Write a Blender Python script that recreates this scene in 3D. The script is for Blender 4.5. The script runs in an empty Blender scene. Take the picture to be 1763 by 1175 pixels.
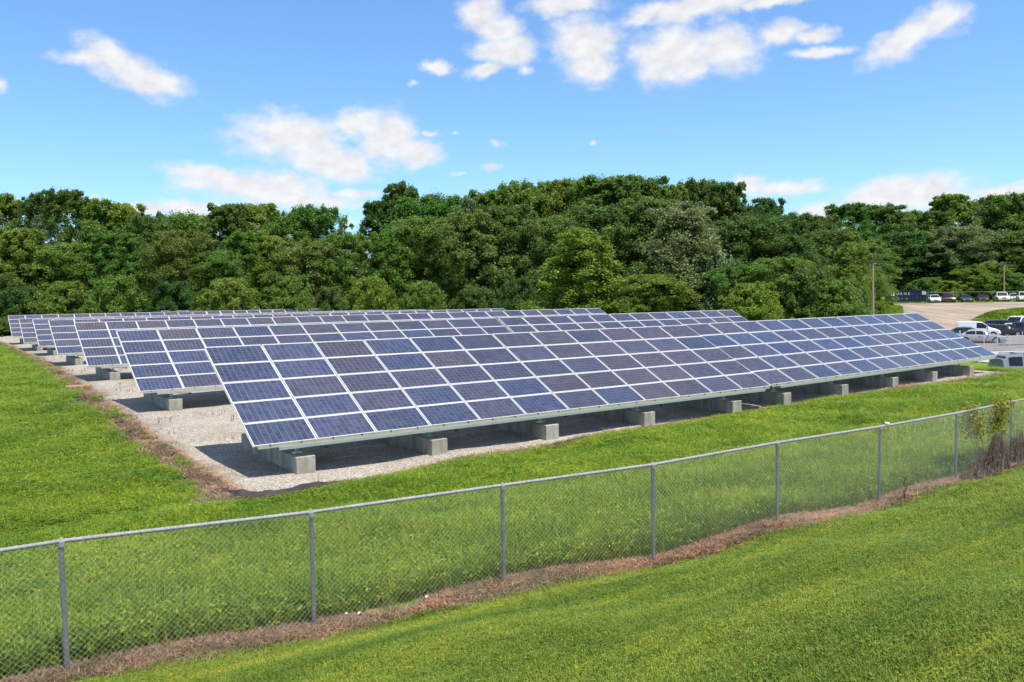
import bpy, bmesh, math, random
import numpy as np
from mathutils import Vector, Matrix
random.seed(7); rng = np.random.default_rng(11)
S = bpy.context.scene
COL = S.collection
R = math.radians
# ------------------------------------------------------------------ camera
CAM = Vector((-6.0758, -19.3956, 3.5861))
YAW, PITCH, ROLL = R(35.6686), R(-3.1669), R(-0.8601)
FW = Vector((math.cos(PITCH)*math.sin(YAW), math.cos(PITCH)*math.cos(YAW), math.sin(PITCH)))
RT0 = Vector((math.cos(YAW), -math.sin(YAW), 0)); UP0 = RT0.cross(FW)
RT = math.cos(ROLL)*RT0 + math.sin(ROLL)*UP0; UP = -math.sin(ROLL)*RT0 + math.cos(ROLL)*UP0
cd = bpy.data.cameras.new('camera'); cam = bpy.data.objects.new('camera', cd); COL.objects.link(cam)
m = Matrix.Identity(4)
for i in range(3): m[i][0], m[i][1], m[i][2], m[i][3] = RT[i], UP[i], -FW[i], CAM[i]
cam.matrix_world = m
cd.sensor_width = 36; cd.lens = 36*1400.3/1763; cd.clip_start = .1; cd.clip_end = 5000
S.camera = cam
S.render.resolution_x, S.render.resolution_y = 1024, 682
# ------------------------------------------------------------------ world, sun, exposure
SUN_DIR = Vector((0.03, -0.38, 1.0)).normalized()       # towards the sun
sun_el = math.asin(SUN_DIR.z); sun_az = math.atan2(SUN_DIR.x, SUN_DIR.y)
W = bpy.data.worlds.new('World'); S.world = W; W.use_nodes = True
def world_nodes():
    nt = W.node_tree; N = nt.nodes; Lk = nt.links
    for n in list(N): N.remove(n)
    out = N.new('ShaderNodeOutputWorld'); bg = N.new('ShaderNodeBackground'); Lk.new(bg.outputs[0], out.inputs[0])
    bg.inputs[1].default_value = 0.125
    sky = N.new('ShaderNodeTexSky'); sky.sky_type = 'NISHITA'; sky.sun_disc = False
    sky.sun_elevation = sun_el; sky.sun_rotation = sun_az; sky.air_density = 1.0; sky.dust_density = 0.6; sky.ozone_density = 1.6
    def mth(op, a, b=None, c=None):
        n = N.new('ShaderNodeMath'); n.operation = op
        for i, v in enumerate((a, b, c)):
            if v is None: continue
            if isinstance(v, (int, float)): n.inputs[i].default_value = v
            else: Lk.new(v, n.inputs[i])
        return n.outputs[0]
    tc = N.new('ShaderNodeTexCoord'); sep = N.new('ShaderNodeSeparateXYZ'); Lk.new(tc.outputs['Generated'], sep.inputs[0])
    az = mth('MULTIPLY', mth('ARCTAN2', sep.outputs[0], sep.outputs[1]), 57.2958)
    el = mth('MULTIPLY', mth('ARCSINE', sep.outputs[2]), 57.2958)
    comb = N.new('ShaderNodeCombineXYZ'); Lk.new(az, comb.inputs[0]); Lk.new(el, comb.inputs[1])
    def noise(scale, detail, rough, vec, col=False, stretch=None):
        n = N.new('ShaderNodeTexNoise'); n.inputs['Scale'].default_value = scale; n.inputs['Detail'].default_value = detail
        n.inputs['Roughness'].default_value = rough
        if stretch:
            mp = N.new('ShaderNodeMapping'); mp.inputs['Scale'].default_value = stretch; Lk.new(vec, mp.inputs[0]); vec = mp.outputs[0]
        Lk.new(vec, n.inputs['Vector']); return n.outputs['Color' if col else 'Fac']
    # warp the angular coordinates a little so outlines are ragged
    wn = noise(0.55, 4, .6, comb.outputs[0], True)
    sub = N.new('ShaderNodeVectorMath'); sub.operation = 'SUBTRACT'; Lk.new(wn, sub.inputs[0]); sub.inputs[1].default_value = (.5, .5, .5)
    mul = N.new('ShaderNodeVectorMath'); mul.operation = 'MULTIPLY'; Lk.new(sub.outputs[0], mul.inputs[0]); mul.inputs[1].default_value = (1.5, 1.1, 0)
    add = N.new('ShaderNodeVectorMath'); add.operation = 'ADD'; Lk.new(comb.outputs[0], add.inputs[0]); Lk.new(mul.outputs[0], add.inputs[1])
    P = add.outputs[0]
    clouds = [(9.06, 14.76, 2.25, 0.57, 0), (10.83, 14.34, 3.07, 1.06, -25), (12.14, 13.78, 2.54, 1.06, -12), (4.09, 12.74, 0.82, 0.65, 0), (33.94, 18.74, 1.84, 1.23, 0), (35.13, 17.66, 1.72, 1.15, 0), (35.43, 16.58, 2.54, 1.02, 0), (34.08, 15.24, 1.47, 0.53, 10), (36.9, 15.2, 0.78, 0.57, 0), (30.76, 15.46, 1.31, 0.49, 0), (29.14, 14.37, 0.74, 0.33, 0), (41.12, 16.79, 2.7, 1.96, 0), (41.51, 15.32, 2.04, 1.23, 0), (47.01, 15.76, 3.35, 1.96, 0), (50.44, 15.86, 2.54, 1.64, -10), (47.97, 14.79, 2.04, 0.82, 0), (53.95, 16.57, 1.84, 0.74, 0), (55.92, 16.19, 1.72, 0.49, 0), (60.71, 14.99, 2.25, 0.9, 20), (62.96, 15.99, 2.13, 0.98, 12), (61.84, 15.6, 1.84, 0.9, 25), (48.56, 18.56, 5.32, 0.82, 5), (45.08, 18.36, 1.84, 0.57, 10), (53.4, 18.43, 3.68, 0.33, 0), (39.56, 19.16, 3.27, 0.57, 0), (56.63, 15.08, 2.45, 0.33, 0), (20.81, 10.82, 4.29, 1.55, 0), (23.06, 9.37, 3.68, 1.39, -8), (25.64, 11.7, 2.04, 1.15, 0), (27.39, 10.78, 2.37, 1.88, 0), (29.16, 9.84, 1.96, 1.06, 0), (24.98, 8.83, 1.64, 0.82, 0), (15.06, 8.27, 2.45, 0.74, -8), (17.73, 7.54, 4.09, 1.06, 0), (21.45, 6.66, 4.5, 0.74, 0), (20.72, 7.69, 2.45, 0.82, 0), (14.85, 7.53, 1.64, 0.49, -15), (24.94, 7.09, 2.04, 0.41, 0), (34.17, 8.89, 1.31, 0.45, 0), (32.34, 8.55, 0.9, 0.29, 0), (34.84, 10.51, 0.9, 0.37, 0), (30.38, 11.11, 0.98, 0.33, 0), (32.07, 11.11, 0.49, 0.2, 0), (41.62, 10.36, 0.57, 0.25, 0), (54.53, 6.9, 2.45, 0.53, 0), (51.95, 7.19, 1.23, 0.65, 0), (61.46, 6.35, 3.68, 0.82, 0), (62.77, 5.8, 4.09, 1.06, 0), (59.46, 5.76, 2.45, 0.57, 0), (66.79, 5.78, 1.84, 0.49, 0), (67.66, 6.32, 1.02, 0.25, 0), (57.04, 5.27, 2.04, 0.65, 0), (13.74, 5.94, 3.27, 0.57, 0), (11.34, 5.8, 1.64, 0.57, 0), (8.73, 6.32, 1.02, 0.49, 0), (24.5, 5.13, 0.82, 0.57, 0)]
    cur = None
    for (a, e, rx, ry, t) in clouds:
        mp = N.new('ShaderNodeMapping'); mp.vector_type = 'TEXTURE'
        mp.inputs['Location'].default_value = (a, e, 0); mp.inputs['Rotation'].default_value = (0, 0, R(t))
        mp.inputs['Scale'].default_value = (rx*1.15, ry*1.25, 1)
        Lk.new(P, mp.inputs[0])
        ln = N.new('ShaderNodeVectorMath'); ln.operation = 'LENGTH'; Lk.new(mp.outputs[0], ln.inputs[0])
        v = ln.outputs['Value']
        if rx*ry < .62: v = mth('ADD', v, .38)
        cur = v if cur is None else mth('SMOOTH_MIN', cur, v, .18)
    blob = mth('SUBTRACT', 1.0, cur)
    detail = noise(0.7, 7, .56, comb.outputs[0], stretch=(.8, 1.3, 1))
    dd = mth('MULTIPLY', mth('SUBTRACT', detail, .5), 1.15)
    dens = mth('ADD', blob, dd)
    # broken fair-weather cloud carried on outside the view, cover added to brighten array shade
    far = noise(2.6, 9, .58, tc.outputs['Generated'], stretch=(1, 1, 2.2))
    fardens = mth('MULTIPLY', mth('SUBTRACT', far, .535), 7.0)
    mr = N.new('ShaderNodeMapRange'); mr.interpolation_type = 'SMOOTHSTEP'
    out_az = mth('ABSOLUTE', mth('SUBTRACT', az, 35.7)); out_el = mth('ADD', el, 14.0)
    outside = mth('MAXIMUM', mth('SUBTRACT', out_az, 34.0), mth('SUBTRACT', el, 20.5))
    Lk.new(outside, mr.inputs[0]); mr.inputs[1].default_value = 0; mr.inputs[2].default_value = 5
    fard = mth('SUBTRACT', mth('ADD', fardens, mth('MULTIPLY', mr.outputs[0], 2.0)), 2.0)
    dens = mth('MAXIMUM', dens, fard)
    sm = N.new('ShaderNodeMapRange'); sm.interpolation_type = 'SMOOTHSTEP'; Lk.new(dens, sm.inputs[0])
    sm.inputs[1].default_value = -.10; sm.inputs[2].default_value = .72; sm.inputs[4].default_value = .95
    up = mth('GREATER_THAN', sep.outputs[2], 0.0)
    alpha = mth('MULTIPLY', sm.outputs[0], up)
    shade = noise(.9, 4, .5, comb.outputs[0], stretch=(.8, 1.2, 1))
    cr = N.new('ShaderNodeValToRGB'); Lk.new(shade, cr.inputs[0])
    cr.color_ramp.elements[0].position = .3; cr.color_ramp.elements[0].color = (4.25, 4.25, 4.45, 1)
    cr.color_ramp.elements[1].position = .62; cr.color_ramp.elements[1].color = (5.2, 5.15, 5.1, 1)
    hs = N.new('ShaderNodeHueSaturation'); hs.inputs['Saturation'].default_value = 1.0; hs.inputs['Value'].default_value = 1.0
    Lk.new(sky.outputs[0], hs.inputs['Color'])
    gm = N.new('ShaderNodeMix'); gm.data_type = 'RGBA'; gm.blend_type = 'MULTIPLY'; gm.inputs[0].default_value = 1
    Lk.new(hs.outputs[0], gm.inputs[6]); gm.inputs[7].default_value = (.71, .955, 1.18, 1)
    mx = N.new('ShaderNodeMix'); mx.data_type = 'RGBA'; Lk.new(alpha, mx.inputs[0])
    Lk.new(gm.outputs[2], mx.inputs[6]); Lk.new(cr.outputs[0], mx.inputs[7])
    Lk.new(mx.outputs[2], bg.inputs[0])
world_nodes()
sl = bpy.data.lights.new('sun', 'SUN'); sl.energy = 4.6; sl.angle = R(.53); sl.color = (1, .945, .86)
sun = bpy.data.objects.new('sun', sl); COL.objects.link(sun)
sun.rotation_euler = (-SUN_DIR).to_track_quat('-Z', 'Y').to_euler()
S.view_settings.view_transform = 'Standard'; S.view_settings.look = 'None'; S.view_settings.gamma = 1
S.view_settings.exposure = 0.58; S.view_settings.use_curve_mapping = False
S.cycles.max_bounces = 8; S.cycles.transparent_max_bounces = 8; S.cycles.use_denoising = True

# ------------------------------------------------------------------ helpers
def tag(o, label=None, cat=None, group=None, kind=None):
    if label: o['label'] = label
    if cat: o['category'] = cat
    if group: o['group'] = group
    if kind: o['kind'] = kind
    return o
def empty(name, loc, rz=0.0):
    o = bpy.data.objects.new(name, None); o.empty_display_size = .3; COL.objects.link(o)
    o.location = loc; o.rotation_euler = (0, 0, rz); return o
def mesh_np(name, V, F, mats, fm=None, smooth=False):
    """V (n,3); F (m,k) array or list of tuples"""
    me = bpy.data.meshes.new(name)
    if isinstance(F, np.ndarray):
        nf, k = F.shape
        me.vertices.add(len(V)); me.vertices.foreach_set('co', np.asarray(V, dtype=np.float32).ravel())
        me.loops.add(nf*k); me.loops.foreach_set('vertex_index', F.astype(np.int32).ravel())
        me.polygons.add(nf); me.polygons.foreach_set('loop_start', np.arange(0, nf*k, k, dtype=np.int32))
        if fm is not None: me.polygons.foreach_set('material_index', np.asarray(fm, dtype=np.int32))
        if smooth: me.polygons.foreach_set('use_smooth', np.ones(nf, dtype=bool))
        me.update(calc_edges=True); me.validate()
    else:
        me.from_pydata([tuple(v) for v in V], [], F); me.update()
        if smooth:
            for p in me.polygons: p.use_smooth = True
    for mt in (mats if isinstance(mats, (list, tuple)) else [mats]): me.materials.append(mt)
    return me
def link(name, me, parent=None, loc=None):
    o = bpy.data.objects.new(name, me); COL.objects.link(o)
    if parent is not None: o.parent = parent
    if loc is not None: o.location = loc
    return o
class MB:
    def __init__(s): s.v = []; s.f = []
    def box(s, x0, x1, y0, y1, z0, z1, M=None):
        b = len(s.v)
        pts = [(x0,y0,z0),(x1,y0,z0),(x1,y1,z0),(x0,y1,z0),(x0,y0,z1),(x1,y0,z1),(x1,y1,z1),(x0,y1,z1)]
        if M is not None: pts = [tuple(M @ Vector(p)) for p in pts]
        s.v += pts; s.f += [(b,b+3,b+2,b+1),(b+4,b+5,b+6,b+7),(b,b+1,b+5,b+4),(b+1,b+2,b+6,b+5),(b+2,b+3,b+7,b+6),(b+3,b,b+4,b+7)]
        return s
    def tube(s, a, b_, r0, r1=None, n=8, cap=True):
        a = Vector(a); b_ = Vector(b_); r1 = r0 if r1 is None else r1
        d = (b_-a).normalized(); u = d.orthogonal().normalized(); w = d.cross(u); k = len(s.v)
        for c, r in ((a, r0), (b_, r1)):
            for i in range(n):
                t = 2*math.pi*i/n; s.v.append(tuple(c + u*math.cos(t)*r + w*math.sin(t)*r))
        for i in range(n): j = (i+1) % n; s.f.append((k+i, k+j, k+n+j, k+n+i))
        if cap: s.f.append(tuple(k+n-1-i for i in range(n))); s.f.append(tuple(k+n+i for i in range(n)))
        return s
    def poly(s, pts):
        b = len(s.v); s.v += [tuple(p) for p in pts]; s.f.append(tuple(range(b, b+len(pts)))); return s
    def mesh(s, name, mat, smooth=False):
        me = mesh_np(name, s.v, s.f, mat)
        if smooth:
            for p in me.polygons: p.use_smooth = True
            me.set_sharp_from_angle(angle=R(40))
        return me
    def obj(s, name, mat, parent=None, smooth=False, bevel=0):
        o = link(name, s.mesh(name, mat, smooth), parent)
        if bevel:
            b = o.modifiers.new('bevel', 'BEVEL'); b.width = bevel; b.segments = 2; b.limit_method = 'ANGLE'
        return o
def copy_tree(o, parent=None):
    c = o.copy(); COL.objects.link(c); c.parent = parent
    for ch in list(o.children): copy_tree(ch, c)
    return c

def mat(name, col, rough=.6, metal=0.0, spec=.5):
    mt = bpy.data.materials.new(name); mt.use_nodes = True
    b = mt.node_tree.nodes['Principled BSDF']; b.inputs['Base Color'].default_value = (*col, 1)
    b.inputs['Roughness'].default_value = rough; b.inputs['Metallic'].default_value = metal
    b.inputs['Specular IOR Level'].default_value = spec
    return mt
def nodes(mt):
    nt = mt.node_tree; return nt, nt.nodes, nt.links, nt.nodes['Principled BSDF']
def ramp(N, L, fac, stops):
    r = N.new('ShaderNodeValToRGB'); L.new(fac, r.inputs[0]); e = r.color_ramp.elements
    while len(e) < len(stops): e.new(.5)
    for i, (p, c) in enumerate(stops): e[i].position = p; e[i].color = (*c, 1)
    return r.outputs[0]
def tnoise(N, L, scale, detail=4, rough=.55, vec=None, stretch=None, dist=0):
    n = N.new('ShaderNodeTexNoise'); n.inputs['Scale'].default_value = scale; n.inputs['Detail'].default_value = detail
    n.inputs['Roughness'].default_value = rough; n.inputs['Distortion'].default_value = dist
    if vec is None:
        tc = N.new('ShaderNodeTexCoord'); vec = tc.outputs['Object']
    if stretch:
        mp = N.new('ShaderNodeMapping'); mp.inputs['Scale'].default_value = stretch[:3]
        if len(stretch) > 3: mp.inputs['Rotation'].default_value = (0, 0, stretch[3])
        L.new(vec, mp.inputs[0]); vec = mp.outputs[0]
    L.new(vec, n.inputs['Vector']); return n.outputs['Fac']
def mixc(N, L, fac, a, b, mode='MIX'):
    m_ = N.new('ShaderNodeMix'); m_.data_type = 'RGBA'; m_.blend_type = mode
    if isinstance(fac, (int, float)): m_.inputs[0].default_value = fac
    else: L.new(fac, m_.inputs[0])
    for i, v in ((6, a), (7, b)):
        if isinstance(v, tuple): m_.inputs[i].default_value = (*v, 1)
        else: L.new(v, m_.inputs[i])
    return m_.outputs[2]
def bump(N, L, b, h, strength=.5, dist=.02):
    bp = N.new('ShaderNodeBump'); bp.inputs['Strength'].default_value = strength; bp.inputs['Distance'].default_value = dist
    L.new(h, bp.inputs['Height']); L.new(bp.outputs[0], b.inputs['Normal'])
def noisy(name, c0, c1, scale, rough=.7, metal=0, bs=.3, bd=.01, detail=5, bscale=None):
    mt = mat(name, c0, rough, metal); nt, N, L, b = nodes(mt)
    f = tnoise(N, L, scale, detail, .65)
    L.new(ramp(N, L, f, [(.32, c0), (.68, c1)]), b.inputs['Base Color'])
    if bs:
        f2 = tnoise(N, L, bscale or scale*4, 4); bump(N, L, b, f2, bs, bd)
    return mt

# ------------------------------------------------------------------ terrain
def sstep(a, b, x):
    t = np.clip((x-a)/(b-a), 0, 1); return t*t*(3-2*t)
FX = np.array([-14.0, -11.0, -7.9, -4.96, -2.06, 0.65, 3.17, 6.06, 9.32, 12.79, 15.95, 19.1, 22.2])
FY = np.array([-8.9, -8.95, -9.0, -9.06, -9.16, -9.73, -10.3, -10.51, -10.54, -10.37, -10.2, -10.05, -9.9])
FZ = np.array([-0.60, -0.6, -0.6, -0.62, -0.76, -0.70, -0.64, -0.6, -0.66, -0.74, -.78, -.8, -.8])
CX, CY = CAM.x, CAM.y
cy_, sy_ = math.cos(YAW), math.sin(YAW)
def DL(x, y):
    return (x-CX)*sy_ + (y-CY)*cy_, (x-CX)*cy_ - (y-CY)*sy_
def XY(d, l):
    return CX + d*sy_ + l*cy_, CY + d*cy_ - l*sy_
_ph = rng.uniform(0, 6.28, (6, 2)); _fr = rng.uniform(.25, 1.5, (6, 2)) * rng.choice([-1, 1], (6, 2))
def Hh(x, y, bumps=True):
    x = np.asarray(x, float); y = np.asarray(y, float)
    base = np.interp(y, [-9.5, -7, -2.5, 0, 14.5, 29, 43.8, 60.7, 71.4, 83.7, 98, 130], [0, -.10, -.22, -.24, -.12, -.05, -.13, -.34, -.42, -.26, -.25, -.3])
    yf = np.interp(x, FX, FY); zf = np.interp(x, FX, FZ)
    base = np.where(y < 0, zf + (base)*1.0 + (-.70-zf)*sstep(-9, -3, y), -.70+base)
    bank = np.maximum(0, yf-.35-y)
    base = base - .30*sstep(39, 44, x)*sstep(-3, 0, y)*sstep(12, 6, y)
    base = base + np.minimum(.27*bank, 2.6+.05*bank)*sstep(0, 1.2, bank+.25)
    d, l = DL(x, y)
    lot = np.interp(d, [45, 52, 64, 75], [-2.65, -2.6, -2.2, -2.1]) + 3.35*sstep(101, 128, d)*sstep(36, 52, l)
    lot = lot + .5*np.exp(-((d-115)/6)**2)*sstep(63, 70, l)
    t = sstep(44.2, 50.5, x)*sstep(-14, -8, y)
    z = base*(1-t) + lot*t
    if bumps:
        n = sum(np.sin(x*_fr[i, 0]+y*_fr[i, 1]*1.3+_ph[i, 0]) for i in range(6))
        near = sstep(-.5, -2, y)
        z = z + .018*n*near + .01*n*(1-near)
    return z
def hz(x, y): return float(Hh(x, y))
gx = np.concatenate([[-2500, -1200, -600, -300], np.arange(-150, -20, 6), np.arange(-20, -14, 1), np.arange(-14, 34, .3), np.arange(34, 60, .6), np.arange(60, 190, 2.5), [220, 300, 500, 1200, 2500]])
gy = np.concatenate([[-2500, -1200, -400, -120, -60, -40], np.arange(-30, -22, 1), np.arange(-22, 4, .3), np.arange(4, 130, 1.2), np.arange(130, 220, 4), [260, 400, 700, 1400, 2500]])
GX, GY = np.meshgrid(gx, gy)
GZ = Hh(GX, GY)
# left field rises slightly beyond the strip; the soil strip along the gravel
PADL = np.array([(-.42, -.95), (-.46, .45), (-.42, 4.8), (-.33, 11.7), (.02, 24.7), (.6, 41), (1.0, 61.7), (.7, 83), (-.2, 112)])
PADF = np.array([(-.42, -.95), (.3, -1.02), (1.26, -.98), (3.2, -.82), (5.85, -.46), (10.4, -.12), (16, .16), (23.4, .42), (30.3, .27), (35.3, .05), (39.5, .2), (42.6, .75)])
def padl(y): return np.interp(y, PADL[:, 1], PADL[:, 0])
def padf(x): return np.interp(x, PADF[:, 0], PADF[:, 1])
def wob(t, s=1.0, a=.08): return a*(np.sin(t*1.9*s)+.6*np.sin(t*4.3*s+1)+.4*np.sin(t*9.1*s+2))
def soil_mask(x, y):
    dl = padl(y)+wob(y, .6, .1) - x
    m1 = 1.35*np.exp(-((dl-.32)/.45)**2)*sstep(-1.2, -.6, y)*sstep(118, 100, y)*(.75+.25*np.sin(y*.9+1)*np.sin(y*.37))
    df = padf(x) - y
    m2 = np.exp(-((df-.12)/.17)**2)*sstep(-.5, 0, x)*sstep(43, 41, x)
    m2 = m2*(.45+.55*sstep(26, 29, x)*sstep(40, 36, x))
    m3 = np.exp(-((df-.35)/.3)**2)*sstep(27, 29, x)*sstep(37, 34, x)*.8
    return np.clip(np.maximum(np.maximum(m1, m2), m3), 0, 1)
def thatch_mask(x, y):
    yf = np.interp(x, FX, FY)
    w = .27 + .11*np.sin(x*1.3) + .08*np.sin(x*3.1+1)
    c = yf - .1 - .12*np.sin(x*.8+2)
    return np.clip((1.15+.35*np.sin(x*2.7+y*3)*np.sin(x*1.1-1))*np.exp(-((y-c)/w)**2.0), 0, 1)
gv = np.stack([GX.ravel(), GY.ravel(), GZ.ravel()], 1)
ny, nx = GX.shape
ii = np.arange(ny*nx).reshape(ny, nx)
gf = np.stack([ii[:-1, :-1], ii[:-1, 1:], ii[1:, 1:], ii[1:, :-1]], -1).reshape(-1, 4)

def ground_mat():
    mt = mat('ground_turf', (.08, .12, .03), .9, 0, .2); nt, N, L, b = nodes(mt)
    f1 = tnoise(N, L, .35, 5, .6); f2 = tnoise(N, L, 6, 6, .7); f3 = tnoise(N, L, 40, 3, .7)
    g = ramp(N, L, f1, [(.3, (.095, .165, .012)), (.5, (.15, .24, .018)), (.72, (.20, .27, .03))])
    g2 = ramp(N, L, f2, [(.3, (.35, .4, .3)), (.65, (1.15, 1.1, 1.0))])
    g = mixc(N, L, .8, g, g2, 'MULTIPLY')
    g3 = ramp(N, L, f3, [(.3, (.5, .5, .45)), (.7, (1.25, 1.25, 1.1))])
    g = mixc(N, L, .7, g, g3, 'MULTIPLY')
    at = N.new('ShaderNodeAttribute'); at.attribute_name = 'soil'
    at2 = N.new('ShaderNodeAttribute'); at2.attribute_name = 'thatch'
    s = ramp(N, L, f2, [(.3, (.13, .065, .032)), (.55, (.32, .165, .08)), (.75, (.43, .27, .15))])
    th = ramp(N, L, tnoise(N, L, 25, 6, .8), [(.3, (.07, .042, .025)), (.5, (.20, .13, .075)), (.7, (.38, .28, .19))])
    def edge(o):
        ad = N.new('ShaderNodeMath'); ad.operation = 'ADD'; L.new(o, ad.inputs[0])
        mm = N.new('ShaderNodeMath'); mm.operation = 'MULTIPLY_ADD'; L.new(f2, mm.inputs[0]); mm.inputs[1].default_value = .9; mm.inputs[2].default_value = -.45
        L.new(mm.outputs[0], ad.inputs[1])
        mr = N.new('ShaderNodeMapRange'); mr.interpolation_type = 'SMOOTHSTEP'; L.new(ad.outputs[0], mr.inputs[0]); mr.inputs[1].default_value = .35; mr.inputs[2].default_value = .62
        return mr.outputs[0]
    c = mixc(N, L, edge(at.outputs['Fac']), g, s); c = mixc(N, L, edge(at2.outputs['Fac']), c, th)
    L.new(c, b.inputs['Base Color']); bump(N, L, b, tnoise(N, L, 18, 5, .7), .9, .06)
    return mt
M_ground = ground_mat()
gme = mesh_np('ground', gv, gf, M_ground, smooth=True)
for nm, fn in (('soil', soil_mask), ('thatch', thatch_mask)):
    a = gme.attributes.new(nm, 'FLOAT', 'POINT'); a.data.foreach_set('value', fn(gv[:, 0], gv[:, 1]).astype(np.float32))
tag(link('ground', gme), kind='structure')

def sheet(name, P, matl, dz=.0, lift=None):
    """P: (a,b,2) grid of xy"""
    z = Hh(P[..., 0], P[..., 1]) + dz
    if lift is not None: z = z + lift
    a, b_ = P.shape[:2]; i2 = np.arange(a*b_).reshape(a, b_)
    f = np.stack([i2[:-1, :-1], i2[:-1, 1:], i2[1:, 1:], i2[1:, :-1]], -1).reshape(-1, 4)
    me = mesh_np(name, np.concatenate([P, z[..., None]], -1).reshape(-1, 3), f, matl, smooth=True)
    # face up
    if me.polygons[0].normal.z < 0: me.flip_normals()
    return tag(link(name, me), kind='structure')

def gravel_mat():
    mt = mat('crushed_stone', (.5, .47, .42), .95, 0, .2); nt, N, L, b = nodes(mt)
    tc = N.new('ShaderNodeTexCoord')
    v = N.new('ShaderNodeTexVoronoi'); v.inputs['Scale'].default_value = 34; L.new(tc.outputs['Object'], v.inputs['Vector'])
    sep = N.new('ShaderNodeSeparateColor'); L.new(v.outputs['Color'], sep.inputs[0])
    c = ramp(N, L, sep.outputs[0], [(0, (.13, .12, .10)), (.35, (.28, .26, .225)), (.8, (.42, .395, .35)), (1, (.60, .57, .52))])
    big = tnoise(N, L, .5, 6, .7, tc.outputs['Object'])
    c = mixc(N, L, .8, c, ramp(N, L, big, [(.3, (.62, .53, .42)), (.55, (.97, .92, .84)), (.7, (1.06, 1.01, .93))]), 'MULTIPLY')
    # beige dust and dead plant litter in streaks
    lit = tnoise(N, L, 2.2, 7, .8, tc.outputs['Object'], (1, 3.0, 1))
    mr = N.new('ShaderNodeMapRange'); L.new(lit, mr.inputs[0]); mr.inputs[1].default_value = .50; mr.inputs[2].default_value = .66; mr.inputs[4].default_value = .75
    c = mixc(N, L, mr.outputs[0], c, (.30, .205, .13))
    at = N.new('ShaderNodeAttribute'); at.attribute_name = 'edge'
    mr2 = N.new('ShaderNodeMapRange'); mr2.interpolation_type = 'SMOOTHSTEP'
    ad = N.new('ShaderNodeMath'); ad.operation = 'ADD'; L.new(at.outputs['Fac'], ad.inputs[0]); L.new(lit, ad.inputs[1])
    L.new(ad.outputs[0], mr2.inputs[0]); mr2.inputs[1].default_value = .95; mr2.inputs[2].default_value = 1.3; mr2.inputs[4].default_value = .85
    c = mixc(N, L, mr2.outputs[0], c, ramp(N, L, tnoise(N, L, 9, 6, .8, tc.outputs['Object']), [(.35, (.17, .085, .04)), (.65, (.42, .25, .14))]))
    L.new(c, b.inputs['Base Color']); bump(N, L, b, v.outputs['Distance'], .35, .02)
    return mt
def pad():
    vs = np.concatenate([np.linspace(0, .25, 90)**1.0, np.linspace(.25, 1, 170)[1:]])
    us = np.concatenate([np.linspace(0, .2, 90), np.linspace(.2, 1, 220)[1:]])
    P = np.zeros((len(vs), len(us), 2)); lift = np.zeros((len(vs), len(us)))
    for i, v in enumerate(vs):
        y = v*112
        xl = padl(y-.9) + wob(y, .6, .06); xr = 42.8 + .1*math.sin(y)
        x = xl + us*(xr-xl)
        yf = padf(x) + .03*np.sin(x*2.3)+.02*np.sin(x*5.1)
        yy = yf + v*(112-yf)
        P[i, :, 0] = x; P[i, :, 1] = yy
        lift[i] = .07 + .012*np.sin(x*3.1+yy*2)*np.sin(yy*2.7-x)
        if i == 0: lift[i] = -.06
        lift[i, 0] = -.06
    o = sheet('gravel_pad', P, gravel_mat(), 0, lift)
    a = o.data.attributes.new('edge', 'FLOAT', 'POINT')
    x = P[..., 0]; y = P[..., 1]
    e = np.maximum(np.exp(-np.maximum(0, x-padl(y))/.55), .5*np.exp(-np.maximum(0, y-padf(x))/.12))
    a.data.foreach_set('value', e.ravel().astype(np.float32))
pad()
M_fabric = noisy('black_filter_fabric', (.012, .011, .012), (.05, .035, .035), 4, .8, 0, .5, .02)
def fabric_lip(pts, name, label):
    V, F = [], []
    n = 60; pts = np.array(pts)
    t = np.linspace(0, len(pts)-1, n); xs = np.interp(t, range(len(pts)), pts[:, 0]); ys = np.interp(t, range(len(pts)), pts[:, 1]); hs = np.interp(t, range(len(pts)), pts[:, 2])
    for i in range(n):
        j = min(i+1, n-1); k = max(i-1, 0); dx, dy = xs[j]-xs[k], ys[j]-ys[k]; q = math.hypot(dx, dy)+1e-6
        nx_, ny_ = dy/q, -dx/q
        zz = hz(xs[i], ys[i]); h = hs[i]*(1+.12*math.sin(i*.45)+.06*math.sin(i*1.1))
        for o_, z_ in ((.16, -.03), (.05, h*.6), (0, h), (-.06, h*.95), (-.1, .02)):
            V.append((xs[i]+nx_*o_*(1+.2*math.sin(i*.4)), ys[i]+ny_*o_, zz+z_))
    for i in range(n-1):
        for k in range(4): a = i*5+k; F.append((a, a+5, a+6, a+1))
    o = link(name, mesh_np(name, V, F, M_fabric, smooth=True)); tag(o, label, 'ground fabric', 'black filter fabric showing at the gravel edge')
fabric_lip([(-.62, .5, .05), (-.58, -.2, .12), (-.5, -.85, .18), (-.2, -1.12, .17), (.3, -1.18, .12), (.9, -1.12, .16), (1.6, -1.08, .13), (2.4, -.98, .05)], 'filter_fabric', 'black fabric lip curling up at the nearest corner of the gravel pad')
fabric_lip([(8.6, -.36, .02), (9.3, -.3, .09), (10.2, -.25, .08), (11.2, -.2, .02)], 'filter_fabric', 'short black fabric strip showing at the gravel edge below the middle of the front array')
fabric_lip([(20.2, .2, .02), (21.5, .26, .09), (23.4, .30, .1), (25.5, .24, .03)], 'filter_fabric', 'black fabric strip at the gravel edge below the joint of the two front arrays')

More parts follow.
